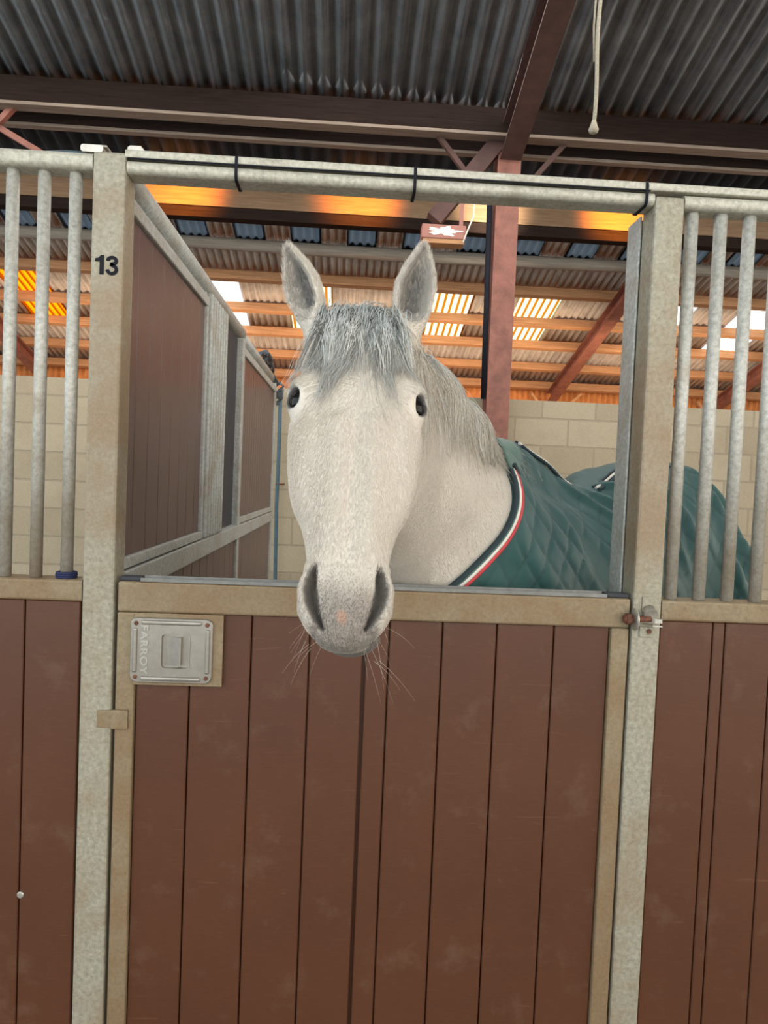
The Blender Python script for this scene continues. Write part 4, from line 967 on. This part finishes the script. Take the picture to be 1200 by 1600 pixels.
grey, white, cream = np.array([.27, .30, .30]), np.array([.66, .64, .60]), np.array([.60, .53, .44])
paths, rads, cols = [], [], []
CL = []
for i in range(84):
    a = rng.uniform()
    if a < .48: tx, tl = rng.uniform(-.130, -.045), rng.uniform(.085, .150)
    elif a < .78: tx, tl = rng.uniform(-.06, .055), rng.uniform(.07, .155)
    else: tx, tl = rng.uniform(.05, .118), rng.uniform(.08, .175)
    CL.append((tx, tl+.03*(tx < -.10), np.clip(rng.normal(tx*.48, .022), -.066, .072), rng.uniform(-.08, -.015), rng.uniform(.5, 1.1), rng.uniform()))
for i in range(1500):
    tx, tl, rx, rt, arch, sh = CL[rng.integers(len(CL))]
    x0 = rx+rng.normal(0, .009); t0 = rt+rng.normal(0, .010); k = rng.uniform(.55, 1.12)
    s = np.linspace(0, 1, 11)[:, None]; jx = rng.normal(0, .006)
    P = H(x0, -.02, t0)+HX_*((tx-x0+jx)*k*s**1.25)+HT*((tl-t0)*k*s)+HN*(.034*np.sin(np.pi*np.minimum(1, s*1.25))*arch)
    P += HX_*(.003*np.sin(s*rng.uniform(4, 9)+rng.uniform(0, 6)))
    P = lay(P, np.linspace(.001, rng.uniform(.003, .011), 11))
    if not clear_of_eyes(P): continue
    c = .6*sh+.4*rng.uniform()
    tint = grey*(.7+1.5*c)*(1-s)+(white*(.8+.3*c))*s if c > .34 else grey*rng.uniform(.35, .9)*(1-.5*s)+white*.55*s
    paths.append(P); rads.append(rng.uniform(.0006, .0011)); cols.append(tint)
for w in range(34):
    a = rng.uniform()
    if a < .6: tx, tl = rng.uniform(-.132, -.03), rng.uniform(.10, .19)
    else: tx, tl = rng.uniform(-.02, .12), rng.uniform(.10, .20)
    if tx < -.08: tl = min(tl, .13+.02*rng.uniform())
    rx = np.clip(tx*.45+rng.normal(0, .02), -.06, .065); sh = rng.uniform()
    for i in range(11):
        s = np.linspace(0, 1, 12)[:, None]; k = rng.uniform(.75, 1.05)
        P = H(rx+rng.normal(0, .006), -.02, -.045+rng.normal(0, .01))+HX_*((tx-rx+rng.normal(0, .0035))*k*s**1.2)+HT*((tl+.045)*k*s)+HN*(.036*np.sin(np.pi*np.minimum(1, s*1.2)))+HX_*.004*np.sin(s*5+6*sh)
        P = lay(P, np.linspace(.004, rng.uniform(.004, .009), 12))
        if not clear_of_eyes(P): continue
        base_c = grey*.42 if sh < .4 else white*1.1; paths.append(P); rads.append(rng.uniform(.0005, .0009)); cols.append(base_c*(1-s*.5)+white*.9*s*.5)
strands('forelock', paths, rads, cols, M['hair'], HORSE)
paths, rads, cols = [], [], []
CR = np.array([[.01, -.30, 1.875], [.06, -.16, 1.845], [.15, .04, 1.835], [.26, .28, 1.775], [.34, .44, 1.715], [.385, .52, 1.68]])
for i in range(1900):
    q = rng.uniform(0, 1)**.9*4.95; j = int(q); p = CR[j]+(CR[j+1]-CR[j])*(q-j)+rng.normal(0, .008, 3)
    L = rng.uniform(.10, .25)*(1-.45*(q > 4)); s = np.linspace(0, 1, 12)[:, None]
    out = np.array([.60, -.45, 0]); out /= np.linalg.norm(out)
    P = p+out*((.05+.035*rng.uniform())*np.sin(np.pi*.5*np.minimum(1, s*1.8))+.03*s*rng.uniform(-.2, 1))+np.array([0, 0, 1.])*(.018*np.sin(np.pi*np.minimum(1, s*2.4))-L*s**1.25)+np.array([.03, .05, 0])*s*rng.normal(.2, 1)
    P += np.array([.5, .5, 0])*(.006*np.sin(s*rng.uniform(5, 11)+rng.uniform(0, 6)))
    if i % 14 == 0: P += out*s*rng.uniform(.0, .05)+np.array([.06, .05, .03])*s**2*rng.uniform(0, 1)
    P = lay(P, np.linspace(.002, rng.uniform(.003, .016), 12))
    c = rng.uniform(); lo_c = grey*rng.uniform(.8, 2.2)
    paths.append(P); rads.append(rng.uniform(.0008, .0015)); w_ = np.clip(s*2.1, 0, 1); cols.append(lo_c*(1-w_)+(cream if c < .6 else white)*rng.uniform(.75, 1.15)*w_)
strands('mane', paths, rads, cols, M['hair'], HORSE)
# short coat hair over head and neck, lying away from the whorl on the forehead
def coat():
    de = np.minimum(np.linalg.norm(V-EYE[0], axis=1), np.linalg.norm(V-EYE[1], axis=1))
    vis = np.where((V[:, 2] > 1.22) & (V[:, 1] < .62) & (Cc.mean(1) > .16) & (de > .0415) & ((V-RW)@RN < -.012))[0]
    cell = np.where(V[vis, 1] < -.1, 1.0, 2.6)
    idx = np.repeat(vis, np.floor(cell*3.6+rng.uniform(0, 1, len(vis))).astype(int))
    N = g.normal(V[idx], .004); P0 = V[idx]+rng.normal(0, .0022, (len(idx), 3))*np.where(V[idx, 1] < -.1, 1, 2.4)[:, None]; P0 -= N*(g.sample(P0)[:, None])
    rel = P0-HO; W = np.stack([rel@HX_-.006, rel@HT-.115], 1); rad = np.linalg.norm(W, axis=1)+1e-6
    d = HX_*(W[:, :1]/rad[:, None])*.8+HT*(np.clip(W[:, 1:]/rad[:, None], -.8, 1)+.35*(rad[:, None] > .03))
    onneck = (rel@HN < -.12); d[onneck] = np.array([.35, .25, -.8])
    ear_ = (V[idx, 2] > 1.875); d[ear_] = np.array([0, .1, 1.])
    d = d+rng.normal(0, .22, d.shape); d -= N*(d*N).sum(1)[:, None]; d /= np.linalg.norm(d, axis=1)[:, None]+1e-6
    L = rng.uniform(.005, .011, len(idx))*np.where(ear_, 1.2, 1); L = np.where(rel@HT > .47, L*.45, L)[:, None]
    lift = np.where(ear_, .40, .13)[:, None]
    A = P0-N*.0006; B = P0+d*L*.5+N*L*lift*.6; D_ = P0+d*L+N*L*lift
    side = np.cross(d, N); r0 = .00031; o = []
    for Pp, q in ((A, 1.), (B, .8), (D_, .15)): o += [Pp+side*r0*q, Pp-side*r0*q*.5+N*r0*q*.8, Pp-side*r0*q*.5-N*r0*q*.8]
    n = len(idx); VV = np.stack(o, 1).reshape(-1, 3); b0 = np.arange(n)*9; F = []
    for k in (0, 3):
        for a in range(3): F.append(np.stack([b0+k+a, b0+k+(a+1) % 3, b0+k+3+(a+1) % 3, b0+k+3+a], 1))
    c = np.clip(Cc[idx]*rng.uniform(1.0, 1.28, (n, 1))*(.68+.32*sst(.30, .58, Cc[idx].mean(1)))[:, None], 0, .88)
    tag(mesh_np('coat_hair', VV, np.concatenate(F), M['hair'], HORSE, np.repeat(c, 9, 0)), kind='stuff')
coat()
# whiskers and lashes
paths, rads, cols = [], [], []
for i in range(26):
    s_ = rng.choice([-1, 1]); t0 = rng.uniform(.50, .60); x0 = s_*rng.uniform(.03, .066); p = H(x0, rng.uniform(-.10, -.05), t0)
    d = HX_*s_*rng.uniform(.2, 1)+HN*rng.uniform(-.2, .5)+HT*rng.uniform(.1, 1.1); d /= np.linalg.norm(d); L = rng.uniform(.03, .075); s = np.linspace(0, 1, 8)[:, None]
    P = p+d*L*s+np.array([0, 0, -.02])*s*s; paths.append(P); rads.append(.00028); cols.append(np.tile(np.array([.55, .48, .40]), (8, 1)))
tag(strands('whiskers', paths, rads, cols, M['hair'], HORSE), kind='stuff')
paths, rads, cols = [], [], []
for s_, c in zip((-1, 1), EYE):
    for i in range(12):
        p = c+HX_*s_*.020+HN*rng.uniform(.006, .018)+HT*(-.019+rng.uniform(-.003, .003)); d = HX_*s_*rng.uniform(.8, 1)+HN*rng.uniform(.1, .4)+HT*rng.uniform(-.1, .2); s = np.linspace(0, 1, 6)[:, None]
        paths.append(p+d*s*rng.uniform(.010, .017)); rads.append(.0003); cols.append(np.tile(np.array([.22, .20, .18]), (6, 1)))
tag(strands('eyelashes', paths, rads, cols, M['hair'], HORSE), kind='stuff')
# tail under the rug
tb = T0+b_*1.50+U_*.02; paths, rads, cols = [], [], []
for i in range(260):
    s = np.linspace(0, 1, 9)[:, None]; P = tb+b_*(.05*np.sin(s*1.6)+rng.normal(0, .02)*s)+l_*(rng.normal(0, .02)*(1+s))-U_*s*rng.uniform(.6, .85); paths.append(P); rads.append(.0022); cols.append(grey*1.1*(1-s)+white*s)
strands('tail', paths, rads, cols, M['hair'], HORSE)
